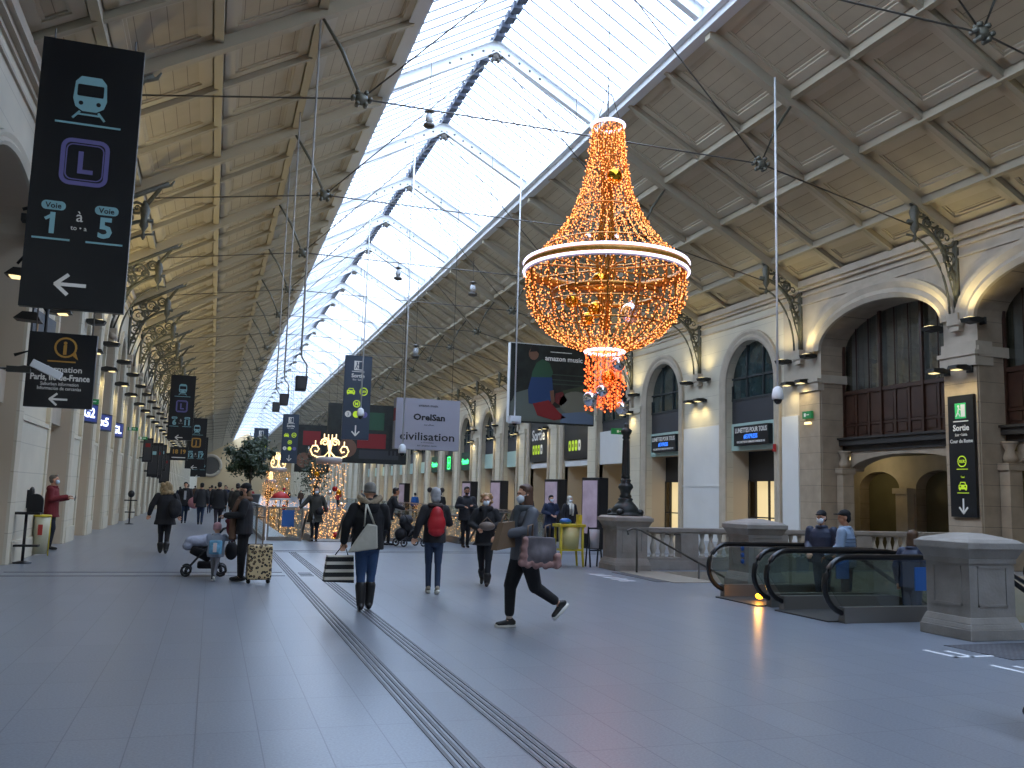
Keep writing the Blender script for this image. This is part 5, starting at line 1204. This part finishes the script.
    # --- face
    if detail:
        f = MB()
        for s in (-1, 1): f.ell((0, 0, 0), (.012 * k, .006 * k, .008 * k), 8, 6, M @ Matrix.Translation((s * .031 * k, .086 * k, .005 * k)))
        f.build('eyes', mat('dark eye', '191412', .2), r)
        if not mask: f = MB(); f.ell((0, 0, 0), (.024 * k, .006 * k, .006 * k), 8, 6, M @ Matrix.Translation((0, .092 * k, -.06 * k))); f.build('mouth', mat('lips', '93544a', .5), r)
    if mask:
        f = MB(); f.ell((0, 0, 0), (.062 * k, .052 * k, .056 * k), 14, 10, M @ Matrix.Translation((0, .058 * k, -.055 * k)))
        for s in (-1, 1): f.tube([M @ (Vector((s * .055, .07, -.03)) * k), M @ (Vector((s * .079, .01, .0)) * k)], .004, 4)
        f.build('face_mask', mask, r)
    # --- hair
    st, hm = hair
    if hm:
        f = MB()
        def H_(c, rr): f.ell((0, 0, 0), tuple(v * k for v in rr), 14, 10, M @ Matrix.Translation(Vector(c) * k))
        if st in ('short', 'long', 'curly', 'bob'):
            H_((0, -.022, .055), (.088, .098, .083)); H_((0, -.045, .0), (.086, .072, .085))
            if st == 'short': H_((0, .045, .098), (.062, .045, .03))
        if st in ('long', 'bob'):
            z0 = -.20 if st == 'long' else -.10
            for s in (-1, 1): H_((s * .062, -.02, z0 / 2), (.034, .062, abs(z0) * .75 + .03))
            H_((0, -.065, z0 / 2), (.085, .05, abs(z0) * .8 + .05)); H_((0, .02, .095), (.07, .05, .03))
        if st == 'curly':
            rr_ = random.Random(3)
            for q in range(34): a = rr_.uniform(0, 2 * PI); zz = rr_.uniform(-.13, .12); y_ = math.sin(a) * .1; R_ = 1.05 * math.sqrt(max(.15, 1 - (zz / .155) ** 2)); (y_ < .06) and H_((math.cos(a) * .10 * R_, y_ * R_ - .015, zz), (.036, .036, .036))
        if st == 'beanie': H_((0, -.01, .06), (.092, .104, .092)); H_((0, -.01, .01), (.096, .108, .035))
        if st == 'pom':
            H_((0, -.01, .06), (.098, .108, .098)); H_((0, -.01, .01), (.100, .112, .035)); H_((0, -.05, -.05), (.09, .06, .09))
        if st == 'cap': H_((0, -.01, .065), (.090, .100, .075)); H_((0, .12, .055), (.065, .07, .012)); H_((0, -.05, -.01), (.085, .06, .08))
        if st == 'scarf': H_((0, -.012, .03), (.092, .105, .105)); H_((0, -.04, -.09), (.10, .09, .09)); H_((0, .02, -.17), (.12, .10, .05))
        if st == 'hood':
            H_((0, -.03, .02), (.108, .115, .125)); H_((0, -.06, -.09), (.12, .10, .09))
        fuse(f, {'beanie': 'beanie', 'pom': 'beanie', 'cap': 'cap', 'scarf': 'headscarf', 'hood': 'hood'}.get(st, 'hair'), hm, r, min(vox, .014), 1)
    r['k'] = k
    return r, dict(k=k, pel=pel, L=L_, M=M, sh=sh, el=el, ha=ha, chest=chest, neck=neck, knees=knees, ank=ank, hc=hc, hips=hips)
def part(r, f, name, m, vox=0, smooth=1, bevel=0):
    return fuse(f, name, m, r, vox, smooth) if vox else f.build(name, m, r, bevel)
def extra(label, cat, name, loc, rz=0, group=None): return thing(name, label, cat, loc, rz, group)

# --- foreground woman walking left with bags
puff = cloth('grey puffer jacket', '4d5058', .6, .5, 6)
R15 = (3.95, 11.5)
r, P = person('person in a grey jacket and black trousers striding left with a pink-edged bag', (3.87, 11.12, 0), PI / 2 + .12, 1.76, thigh=(-.30, .34), shin=(-1.02, .02), foot=(-.75, .02),
    arms=[((-.26, .10, .28), (-.14, .34, .24)), ((.27, .06, .26), (.06, .34, .20))], coat=puff, hem=1.0, hw=.22, trousers=black, shoes=(shoe_b, shoe_w), hair=('long', mat('brown hair', '4a2f20', .6)), mask=maskm, head=(.1, -.02), vox=.011, long_t=False, legw=1.2, wide=1.18)
L_ = P['L']
f = MB(); f.tube([L_(.09 * math.cos(t), .01 + .09 * math.sin(t), .555) for t in [q * PI / 6 for q in range(12)]], .05, 8, closed=True); cap(f, L_(-.02, .12, .52), L_(-.03, .15, .30), .055, .05); part(r, f, 'scarf', cloth('dark grey scarf', '3d4246'), .014)
f = MB(); cap(f, P['ank'][1] + Vector((0, 0, .02)), P['ank'][1] + Vector((0, 0, .13)), .04, .042); part(r, f, 'sock', mat('pale sock', 'b9a79a', .8))
f = MB()
for z in (.15, .22, .29, .36, .43): f.tube([L_(.188 * math.cos(t), .142 * math.sin(t), z) for t in [q * PI / 9 for q in range(18)]], .004, 4, closed=True)
part(r, f, 'quilt_seams', mat('dark seam', '2e3036', .7))
r = extra('large dark grey bag with pink fluffy edging hanging from the striding person in grey', 'bag', 'handbag', (3.92, 10.74, .99), .1)
f = MB(); f.prism([(-.25, -.17), (.25, -.19), (.21, .16), (-.20, .18)], -.08, .08); f.ell((0, -.05, -.05), (.2, .07, .12), 12, 8); part(r, f, 'bag_body', cloth('dark grey bag fabric', '5c565a', noise=.4), .02, 2)
f = MB(); pts = [(-.20, -.07, .15), (-.24, -.07, -.16), (.24, -.07, -.18), (.23, -.07, -.05)]
for a, b_ in zip(pts, pts[1:]):
    for q in range(9): v = Vector(a).lerp(Vector(b_), q / 8); f.ell(v + Vector((random.uniform(-.02, .02), random.uniform(-.02, .02), random.uniform(-.02, .02))), (.045, .045, .045), 8, 6)
part(r, f, 'fluffy_edging', cloth('pink brown fluffy trim', '8f6d68'), .016)
f = MB()
for x in (-.12, .12): f.tube([(x - .05, -.05, .16), (x - .04, -.03, .30), (x + .04, -.0, .32), (x + .05, .03, .16)], .012, 6)
part(r, f, 'handles', mat('tan strap', '6f5a48', .6))
r = extra('brown paper-coloured shopping bag held in front of the striding person in grey', 'bag', 'shopping_bag', (3.54, 10.92, 1.14), .5)
f = MB(); f.prism([(-.08, .18), (.12, .20), (.14, -.12), (-.2, -.16)], -.05, .05); part(r, f, 'bag_body', mat('brown bag', '6d5844', .7)); f = MB(); f.tube([(-.08, 0, .18), (-.02, 0, .28), (.06, 0, .2)], .01, 5); part(r, f, 'handles', mat('tan strap', '6f5a48', .6))

# --- woman with fur hood seen from behind
r, P = person('person seen from behind in a black parka with fur-trimmed hood and blue jeans', (2.14, 12.9, 0), -.05, 1.70, thigh=(-.03, .12), shin=(-.10, .02), foot=(-.05, 0),
    arms=[((-.31, -.02, .25), (-.33, .06, .02)), ((.27, .08, .26), (.18, .26, .20))], coat=cloth('black parka', '101013'), hem=.82, hw=.25, trousers=cloth('blue denim', '2c4468'), hair=('beanie', cloth('grey knit beanie', '6f6b64')), vox=.012, boots=.62, head=(0, .05), wide=1.16)
L_ = P['L']; M = P['M']
f = MB(); rr_ = random.Random(5)
for q in range(60):
    t = q * 2 * PI / 60; f.ell((0, 0, 0), (.042, .042, .045), 7, 5, Matrix.Translation(L_(.145 * math.cos(t), -.03 + .105 * math.sin(t), .615 + .035 * math.cos(t * 2)) + Vector((0, 0, rr_.uniform(-.01, .01)))))
part(r, f, 'fur_trim', cloth('tan fur trim', '8c7d67', .9, .8, 40, .35), .014)
f = MB(); f.ell(L_(0, -.08, .53), (.15, .10, .12), 12, 8); part(r, f, 'hood', cloth('black parka', '101013'), .014)
r = extra('white canvas tote bag over the shoulder of the person in the fur-hooded parka', 'bag', 'tote_bag', (2.06, 12.68, 1.02), .0)
f = MB(); vs = [(-.24, -.03, -.20), (.17, -.04, -.14), (.15, -.04, .18), (.02, -.04, .20), (-.10, -.03, .02)]
f.add([(x, y, z) for x, y, z in vs] + [(x, y - .09, z) for x, y, z in vs], [(0, 1, 2, 3, 4), (9, 8, 7, 6, 5)] + [(i, i + 5, (i + 1) % 5 + 5, (i + 1) % 5) for i in range(5)])
part(r, f, 'bag_body', cloth('off white canvas', 'aaa699', .9), 0, bevel=.02)
f = MB(); f.tube([(.12, -.06, .18), (.06, -.07, .32), (.01, .0, .46)], .016, 5); f.tube([(-.02, -.06, .16), (-.02, -.08, .32), (-.0, .0, .46)], .012, 5); part(r, f, 'straps', cloth('off white canvas', 'aaa699', .9))
r = extra('black and white striped shopping bag in the left hand of the person in the parka', 'bag', 'shopping_bag', (1.76, 12.95, .575), .05)
f = MB(); f.prism([(-.21, -.17), (.21, -.19), (.19, .19), (-.17, .19)], -.07, .07); part(r, f, 'bag_body', stripes(mat('striped carrier bag', 'cfc8bb', .6), 2, .105, .062, '121214'))
f = MB(); f.tube([(-.06, 0, .19), (.06, .0, .36), (.12, 0, .19)], .008, 5); part(r, f, 'handles', black)

# --- woman with red backpack
r, P = person('person seen from behind with a red backpack and grey bobble hat', (3.62, 15.05, 0), -.1, 1.66, thigh=(.12, -.12), shin=(.02, -.26), foot=(0, -.2),
    arms=[((-.27, -.02, .26), (-.33, .04, .02)), ((.27, .08, .26), (.20, .24, .30))], coat=cloth('dark grey jacket', '232327'), hem=.95, hw=.2, trousers=jeans, shoes=(mat('tan trainers', '8d8475', .6), shoe_w), hair=('pom', cloth('pale grey knit hat', '9a9a9c')), vox=.013, legw=.9)
L_ = P['L']; M = P['M']
f = MB()
for s in (-1, 1): f.ell((0, 0, 0), (.045, .045, .045), 10, 8, M @ Matrix.Translation((s * .105, -.01, .10)))
part(r, f, 'bobbles', cloth('dark bobble', '2a2220'), 0)
f = MB(); f.tube([L_(.1 * math.cos(t), .01 + .10 * math.sin(t), .565) for t in [q * PI / 6 for q in range(12)]], .045, 8, closed=True); part(r, f, 'collar', cloth('brown fur collar', '3a3330'), .016)
r = extra('red drawstring backpack on the person in the grey bobble hat', 'backpack', 'backpack', (3.60, 14.83, 1.22), -.1)
f = MB(); f.ell((0, 0, -.06), (.155, .09, .19), 14, 10); f.ell((0, .0, .08), (.115, .075, .15), 12, 8); f.ell((0, 0, -.18), (.14, .085, .09), 12, 8); part(r, f, 'bag_body', cloth('red nylon', 'a8141f', .5, .3), .014)
f = MB()
for s in (-1, 1): f.tube([(0, .02, .22), (s * .10, .10, .25), (s * .12, .04, -.0)], .010, 5)
part(r, f, 'straps', mat('dark strap', '3a1015', .7))

# --- woman in black coat with curly blond hair
r, P = person('person with curly blond hair and mask walking in black coat', (4.87, 16.2, 0), PI - .35, 1.64, thigh=(.30, -.26), shin=(.02, -.60), foot=(.05, -.45),
    arms=[((-.29, .02, .26), (-.12, .26, .22)), ((.29, .02, .26), (.13, .27, .18))], coat=blackc, hem=.74, hw=.26, hair=('curly', mat('blond hair', '9c7a52', .6, noise=.25, nscale=20)), mask=maskm, vox=.013, boots=.3)
L_ = P['L']
f = MB(); f.tube([L_(.095 * math.cos(t), .01 + .095 * math.sin(t), .565) for t in [q * PI / 6 for q in range(12)]], .055, 8, closed=True); cap(f, L_(.02, .12, .52), L_(.03, .15, .3), .06, .05); part(r, f, 'scarf', black, .016)
r = extra('small taupe handbag held at the waist by the person with curly blond hair', 'bag', 'handbag', (4.79, 15.86, 1.10), -.3); f = MB(); f.ell((0, 0, 0), (.15, .07, .08), 12, 8); part(r, f, 'bag_body', cloth('taupe leather', '6e5f55', .5)); f = MB(); f.tube([(-.1, 0, .06), (0, .03, .16), (.1, 0, .06)], .01, 5); part(r, f, 'handles', mat('tan strap', '6f5a48', .6))

# --- man in red jacket by the left wall
r, P = person('person in a dark red jacket looking at a phone by the left wall', (-3.78, 25.2, 0), -PI / 2 - .1, 1.80, thigh=(.05, .2), shin=(-.05, -.12), arms=[((-.25, .02, .26), (-.13, .32, .30)), ((.25, .02, .26), (.10, .34, .34))],
    coat=cloth('dark red jacket', '6d1f24'), hem=.82, hw=.23, trousers=cloth('dark navy trousers', '1b1f2c'), hair=('short', mat('grey hair', '6d6459', .6)), mask=maskb, vox=.014, wide=1.25, head=(0, -.15))
L_ = P['L']; f = MB(); f.ell(L_(0, -.07, .52), (.13, .08, .09), 12, 8); part(r, f, 'hood', cloth('dark red jacket', '6d1f24'), .016)
f = MB(); f.box((0, 0, 0), (.012, .15, .075), rot=(.5, 0, 0)); o = f.build('phone', dark); o.location = (-3.26, 25.2, 1.30); tag(o, 'dark phone held by the person in the red jacket', 'phone')

# --- woman walking away on the left, black coat and backpack
r, P = person('person with long blond hair walking away in a black knee-length coat, left of the pushchair', (-1.05, 24.1, 0), .05, 1.70, thigh=(.08, -.12), shin=(-.02, -.25), foot=(0, -.15), arms=[((-.33, -.02, .26), (-.38, .0, .04)), ((.30, .0, .26), (.33, .05, .03))],
    coat=blackc, hem=.72, hw=.27, hair=('long', mat('ash blond hair', '9a835e', .6, noise=.2, nscale=20)), vox=.014, boots=.35, wide=1.15)
f = MB(); rr_ = random.Random(9)
for q in range(26): a = rr_.uniform(PI * .9, 2.1 * PI); f.ell((0, 0, 0), (.05, .045, .06), 8, 6, P['M'] @ Matrix.Translation((.125 * math.cos(a), .10 * math.sin(a) * 1.0 - .01, rr_.uniform(-.17, .08))))
part(r, f, 'wavy_hair', mat('ash blond hair', '9a835e', .6), .014)
r = extra('black backpack slung on the right shoulder of the blond person walking away', 'backpack', 'backpack', (-.84, 23.87, 1.14), .1); f = MB(); f.ell((0, 0, -.02), (.17, .11, .25), 12, 10); f.ell((0, -.07, -.1), (.12, .06, .12), 10, 8); part(r, f, 'bag_body', black, .016)
f = MB(); f.tube([(.05, .08, .2), (.02, .17, .35), (.0, .2, .2)], .015, 5); part(r, f, 'straps', black)

# --- child, mother, pushchair, suitcase
r, P = person('small child in pink hat and pale grey coat with blue backpack beside the pushchair', (.14, 17.35, 0), -.15, .95, thigh=(.1, -.28), shin=(-.05, -.6), foot=(0, -.5), arms=[((-.25, .05, .3), (-.20, .25, .22)), ((.33, .08, .40), (.62, .2, .44))],
    coat=cloth('pale grey blue coat', '9aa2b0'), hem=.42, hw=.26, trousers=cloth('grey leggings', '76767c'), shoes=(mat('dark trainers', '26262a', .6), shoe_w), hair=('beanie', cloth('pink knit hat', 'b98a8e')), vox=.014, wide=1.4, headk=1.5)
f = MB(); f.box((0, 0, 0), (.22, .10, .24)); f.box((0, -.06, -.03), (.15, .04, .13)); r = extra('light blue and white backpack on the child in the pink hat', 'backpack', 'backpack', (.13, 17.16, .60), -.15); part(r, f, 'bag_body', mat('light blue printed bag', '6fa9c9', .6, noise=.35, nscale=9), 0, bevel=.03); f = MB(); f.bb(-.03, .03, -.085, -.05, -.08, .08); part(r, f, 'pocket_print', mat('pale print', 'd9c9c4', .6))
r, P = person('person in black with a brown scarf and black cap standing beside the leopard suitcase', (.60, 17.2, 0), PI / 2 - .1, 1.68, thigh=(0, .08), shin=(0, -.02), arms=[((-.27, .04, .28), (-.13, .33, .26)), ((.25, .04, .26), (.06, .30, .24))],
    coat=blackc, hem=.86, hw=.23, trousers=black, hair=('cap', cloth('black cap', '141416')), vox=.013, legw=1.1, mask=mat('black face mask', '1c1c1e', .8), wide=1.35)
L_ = P['L']
f = MB(); f.tube([L_(.095 * math.cos(t), .01 + .095 * math.sin(t), .57) for t in [q * PI / 6 for q in range(12)]], .05, 8, closed=True); f.tube([L_(-.08, .11, .55), L_(-.10, .18, .35), L_(-.12, .20, .1), L_(-.12, .19, -.18)], [.05, .06, .065, .07], 8); part(r, f, 'scarf', cloth('brown scarf', '5b4130'), .016)
f = MB(); f.ell((0, 0, 0), (.085, .05, .11), 10, 8, P['M'] @ Matrix.Translation((0, -.065, -.06))); part(r, f, 'hair', mat('light brown hair', '7a5c41', .6))
r = extra('leopard print wheeled suitcase with raised handle, standing by the person in black', 'suitcase', 'suitcase', (.88, 16.8, 0), .12)
leo = mat('leopard print shell', 'b79f74', .5)
nt = leo.node_tree; b = nt.nodes['Principled BSDF']; t = nt.nodes.new('ShaderNodeTexCoord'); vo = nt.nodes.new('ShaderNodeTexVoronoi'); vo.inputs['Scale'].default_value = 20; rp = nt.nodes.new('ShaderNodeValToRGB'); rp.color_ramp.interpolation = 'CONSTANT'
rp.color_ramp.elements[0].color = lin('8a6a42'); e_ = rp.color_ramp.elements.new(.22); e_.color = lin('17120e'); rp.color_ramp.elements[-1].position = .48; rp.color_ramp.elements[-1].color = lin('c2ab80')
nt.links.new(t.outputs['Object'], vo.inputs['Vector']); nt.links.new(vo.outputs['Distance'], rp.inputs[0]); nt.links.new(rp.outputs[0], b.inputs['Base Color'])
f = MB(); f.bb(-.21, .21, -.13, .13, .07, .68); part(r, f, 'shell', leo, 0, bevel=.04)
f = MB(); f.bb(-.215, .215, -.012, .012, .06, .69); part(r, f, 'zip_band', black)
for x in (-.17, .17): f = MB(); f.cyl((x, -.03, .035), (x, .03, .035), .035, 12); f.bb(x - .02, x + .02, -.015, .015, .04, .09); part(r, f, 'wheel', shoe_b); f.v
f = MB()
for x in (-.07, .05): f.cyl((x, .05, .66), (x, .05, 1.16), .011, 6)
f.cyl((-.08, .05, 1.16), (.06, .05, 1.16), .018, 6); part(r, f, 'pull_handle', mat('tan metal tube', '8d7660', .4, metal=.5))
def pushchair(label, loc, rz, full):
    r = extra(label, 'pushchair', 'pushchair', loc, rz); fr_ = mat('dark pushchair frame', '3b3a3c', .4, metal=.5)
    f = MB()
    for s in (-.24, .24): f.tube([(-.42, s, .12), (-.05, s, .55), (.30, s, .98), (.42, s, 1.02)], .016, 6); f.tube([(.30, s, .12), (.05, s, .5), (-.30, s, .62)], .016, 6)
    f.cyl((.42, -.24, 1.02), (.42, .24, 1.02), .02, 6); f.cyl((.30, -.24, .12), (.30, .24, .12), .014, 6); part(r, f, 'frame', fr_)
    for (x, s, rad) in ((-.42, -.24, .12), (-.42, .24, .12), (.30, -.24, .13), (.30, .24, .13)):
        f = MB(); f.tube([(x + rad * .8 * math.cos(a), s, rad + rad * .8 * math.sin(a)) for a in [q * PI / 9 for q in range(18)]], rad * .2, 8, closed=True); f.cyl((x, s - .02, rad), (x, s + .02, rad), rad * .3, 10); part(r, f, 'wheel', shoe_b)
    f = MB(); f.tube([(-.34, 0, .58), (-.05, 0, .45), (.22, 0, .80)], [.12, .19, .16], 12); part(r, f, 'seat', black, .03)
    f = MB(); f.bb(-.2, .28, -.2, .2, .16, .30); part(r, f, 'basket', black, 0, bevel=.04)
    if full: f = MB(); f.ell((-.22, 0, .72), (.28, .2, .12), 12, 8); f.ell((-.02, 0, .72), (.2, .19, .16), 12, 8); f.ell((-.42, 0, .62), (.12, .16, .1), 10, 8); part(r, f, 'blanket', mat('pale blue grey blanket', 'a2a6b6', .85, bump=.6, bscale=14, noise=.15), .025)
    else: f = MB(); f.ell((.1, 0, .82), (.24, .21, .17), 12, 8); part(r, f, 'canopy', cloth('dark grey canopy', '2e3034'), .03); f = MB(); f.ell((.28, .0, .38), (.20, .2, .2), 12, 8); part(r, f, 'hanging_bag', black, .03)
    return r
pushchair('pushchair heaped with a pale blanket beside the child in the pink hat', (.0, 18.25, 0), .0, True).scale = (.86, .86, .9)
r = extra('dark red jacket draped over the handle of the blanket-heaped pushchair', 'jacket', 'jacket', (.40, 18.0, .92), 0); f = MB(); f.ell((0, 0, 0), (.10, .12, .17), 10, 8); f.ell((.03, 0, -.16), (.07, .1, .12), 10, 8); f.ell((-.02, .02, .12), (.11, .1, .06), 10, 8); part(r, f, 'cloth', cloth('burgundy cloth', '5c1c26'), .02)
f = MB(); f.ell((0, 0, 0), (.12, .08, .17), 12, 8); f.tube([(-.06, 0, .14), (0, 0, .32), (.06, 0, .14)], .012, 5); o = f.build('shoulder_bag', black); o.location = (.42, 17.78, .50); tag(o, 'black bag hanging from the handle of the blanket-heaped pushchair', 'bag')
pushchair('empty dark pushchair by the glass guardrail, right of the parka', (5.95, 28.2, 0), PI + .35, False)

# --- people at the central opening
r, P = person('person in a dark grey coat and mask standing at the top of the escalator', (3.3, 30.6, 0), PI, 1.72, arms=[((-.30, .0, .28), (-.34, .08, .06)), ((.36, .04, .30), (.52, .15, .16))], coat=cloth('dark olive grey coat', '34342f'), hem=.62, hw=.28, trousers=cloth('dark navy trousers', '1b1f2c'), hair=('bob', black), mask=maskm, vox=.018, wide=1.1)
r = extra('black bag at the waist of the person at the top of the escalator', 'bag', 'handbag', (3.42, 30.36, .98)); f = MB(); f.ell((0, 0, 0), (.14, .06, .13), 10, 8); part(r, f, 'bag_body', black)
r, P = person('person in black bending forward behind the empty pushchair', (5.35, 28.55, 0), -PI / 2, 1.78, thigh=(.1, -.15), shin=(0, -.2), lean=.28, arms=[((-.26, .12, .28), (-.2, .38, .22)), ((.26, .12, .28), (.2, .38, .2))], coat=blackc, hem=.8, hair=('short', mat('dark brown hair', '241a15', .6)), sk=skin2, vox=.018)
r, P = person('person with a dark beard in a dark coat beyond the red backpack', (7.72, 32.5 - 4.6, 0), PI, 1.84, arms=[((-.29, .0, .26), (-.12, .26, .30)), ((.29, .0, .26), (.13, .27, .26))], coat=cloth('charcoal coat', '25262a'), hem=.85, hair=('short', mat('black hair', '161312', .6)), sk=skin2, vox=.018, wide=1.15)
f = MB(); f.ell((0, 0, 0), (.058, .05, .05), 10, 8, P['M'] @ Matrix.Translation((0, .045, -.075))); part(r, f, 'beard', mat('black hair', '161312', .6))
r, P = person('person in a navy coat and mask standing left of the person in a white scarf', (10.9, 28.7, 0), PI + .1, 1.66, thigh=(.03, -.03), coat=cloth('navy wool coat', '1c2740'), hem=.62, hw=.28, hair=('short', black), mask=maskm, vox=.018, arms=[((-.30, -.0, .27), (-.10, .22, .16)), ((.30, .0, .27), (.12, .22, .18))], wide=1.1)
r, P = person('person in a long black coat with a white headscarf left of the totem', (11.3, 28.0, 0), PI + .15, 1.66, thigh=(.1, -.12), shin=(0, -.2), coat=blackc, hem=.42, hw=.27, hair=('scarf', cloth('white headscarf', 'c4beb2')), mask=maskm, vox=.018, wide=1.05)
L_ = P['L']; f = MB(); f.tube([L_(-.04, .13, .56), L_(-.05, .16, .38), L_(-.03, .16, .18)], [.05, .04, .035], 8); f.tube([L_(.05, .13, .56), L_(.05, .16, .40), L_(.06, .16, .22)], [.05, .04, .035], 8); part(r, f, 'scarf_ends', cloth('white headscarf', 'c4beb2'))

# --- on the right-hand escalators
r, P = person('person in a navy puffer jacket and mask riding the farther escalator', (10.42, 13.75, -.22), PI / 2 + .5, 1.70, arms=[((-.30, .02, .26), (-.34, .25, .14)), ((.26, .0, .26), (.16, .2, .1))], coat=cloth('navy puffer jacket', '232b40', .6, .5, 7), hem=.9, trousers=jeans, hair=('cap', cloth('black knit hat', '17171b')), mask=maskm, vox=.014, wide=1.25)
r, P = person('person in pale quilted jacket and black cap, back turned, on the escalator', (10.45, 13.15, -.28), PI / 2 - .9, 1.78, arms=[((-.30, .02, .26), (-.28, .24, .10)), ((.30, .0, .26), (.30, .1, .02))], coat=cloth('pale blue grey jacket', '7f90a5', .6, .5, 7), hem=.88, trousers=jeans, hair=('cap', cloth('black cap', '141416')), sk=skin2, vox=.014, wide=1.4, head=(.5, 0))
L_ = P['L']; f = MB()
for z in [-.02 + q * .058 for q in range(8)]: f.tube([L_((.176 + .02 * math.sin(z * 6)) * 1.43 * math.cos(t), .158 * math.sin(t), z) for t in [q * PI / 9 for q in range(18)]], .006, 4, closed=True)
part(r, f, 'quilt_seams', mat('slate seam', '54627a', .7))
r, P = person('person with light brown hair in a navy coat half hidden behind the nearest pedestal', (10.75, 11.95, -.46), -PI / 2 + .3, 1.68, arms=None, coat=cloth('navy puffer jacket', '232b40', .6, .5, 7), hem=.8, trousers=jeans, hair=('long', mat('chestnut hair', '4f3723', .6)), vox=.014, lean=.1)
# --- someone leaving the picture at the lower right
r, P = person('person in black leaving the picture at the lower right edge, only a heel showing', (6.22, 5.30, 0), -PI / 2, 1.75, thigh=(.35, -.35), shin=(.1, -.75), foot=(0, -.7), coat=black, hair=('short', black), vox=.018, legw=1.15)

# --- crowd walking in the distance on the left
def crowd(label, x, y, rz, H, coat, tr_, hm, st='short', **kw):
    a = random.uniform(.08, .24) * random.choice((-1, 1))
    return person(label, (x, y, 0), rz, H, thigh=(a, -a), shin=(min(a, 0) * 1.6, min(-a, 0) * 1.6), coat=coat, trousers=tr_, hair=(st, hm), vox=.024, detail=False, **kw)
bh = mat('black hair', '161312', .6); dh = mat('dark brown hair', '241a15', .6); gh = mat('grey hair', '6d6459', .6); lh = mat('light brown hair', '7a5c41', .6)
beige = cloth('beige trousers', '9c8f7a'); olive = cloth('dark olive coat', '2b2822'); dk = cloth('charcoal coat', '25262a'); nv = cloth('navy wool coat', '1c2740'); mg = cloth('mid grey coat', '55565c'); rd = cloth('bright red top', 'a3262a'); br = cloth('brown coat', '4a3528'); wh = cloth('pale grey jumper', 'a5a6a8')
r, P = crowd('person in a black jacket open over a pale shirt, carrying a pink bag', -1.15, 44.5, PI, 1.82, blackc, jeans, bh, wide=1.1); L_ = P['L']; f = MB(); f.bb(-.05, .05, .12, .165, P['pel'].z + .1, P['pel'].z + .5); part(r, f, 'shirt_front', wh)
r = extra('pink bag carried by the person with the open black jacket', 'bag', 'shopping_bag', (-.72, 44.2, .95)); f = MB(); f.ell((0, 0, 0), (.30, .15, .27), 12, 8); part(r, f, 'bag_body', cloth('dusty pink bag', 'b47c82'), .03); f = MB(); f.tube([(-.1, 0, .24), (0, 0, .36), (.1, 0, .24)], .02, 5); part(r, f, 'handles', mat('pink strap', '8e5b60', .7))
crowd('person in a dark top and blue jeans walking right of the pink bag', -.42, 43.0, 0, 1.80, dk, jeans, bh, wide=1.05)
crowd('person in a black hooded coat left of the beige trousers', .30, 39.4, 0, 1.84, blackc, cloth('dark purple trousers', '2a2430'), bh, wide=1.2, hem=.8)
crowd('person in a dark olive coat and beige trousers seen from behind', .98, 37.6, 0, 1.80, olive, beige, dh, wide=1.25, hem=.8, legw=1.15)
far = [(-.1, 62, dk, nv, bh, 'person in charcoal far behind the jeans walker'), (.9, 66, nv, black, dh, 'person in navy behind the black hooded coat'), (-1.6, 68, blackc, jeans, gh, 'grey-haired person in black deep in the left crowd'), (1.2, 58, mg, jeans, lh, 'person in mid grey behind the olive coat'),
       (.3, 84, br, black, bh, 'person in brown far down the hall near the planter'), (-1.0, 90, dk, black, dh, 'tiny person in charcoal near the far left pilasters'), (1.5, 98, blackc, jeans, bh, 'tiny person in black beyond the tree'), (-2.4, 77, nv, black, bh, 'person in navy close to the left wall in the distance'),
       (.8, 112, mg, black, gh, 'tiny grey figure farthest down the left aisle'), (-.3, 120, blackc, black, bh, 'tiny black figure farthest along the aisle'), (-1.8, 108, br, jeans, dh, 'tiny brown figure by the far left pilasters'), (.0, 72, blackc, nv, dh, 'person in black between the far walkers'),
       (12.6, 36, nv, jeans, bh, 'person in navy by the right side of the opening'), (12.8, 52, blackc, black, dh, 'person in black beside the right guardrail'), (13.0, 60, cloth('bright blue coat', '2b5c9c'), black, bh, 'person in a bright blue coat by the right guardrail'), (12.7, 74, dk, black, bh, 'person in charcoal far along the right guardrail'),
       (13.2, 84, mg, jeans, lh, 'person in grey farthest along the right guardrail'), (12.5, 95, rd, black, bh, 'tiny person in red near the far end of the opening'), (3.9, 97, rd, black, bh, 'person in a red top beyond the canopy'), (5.2, 91, blackc, black, bh, 'person in black beyond the gold column'), (8.5, 93, br, black, dh, 'person in brown beyond the far end of the opening'), (7.0, 90.5, blackc, jeans, lh, 'person in black standing at the far end of the opening')]
for x, y, c_, t_, h_, lb in far: crowd(lb, x, y, random.choice((0, PI, .4, PI - .4)), random.uniform(1.62, 1.84), c_, t_, h_, wide=1.15)
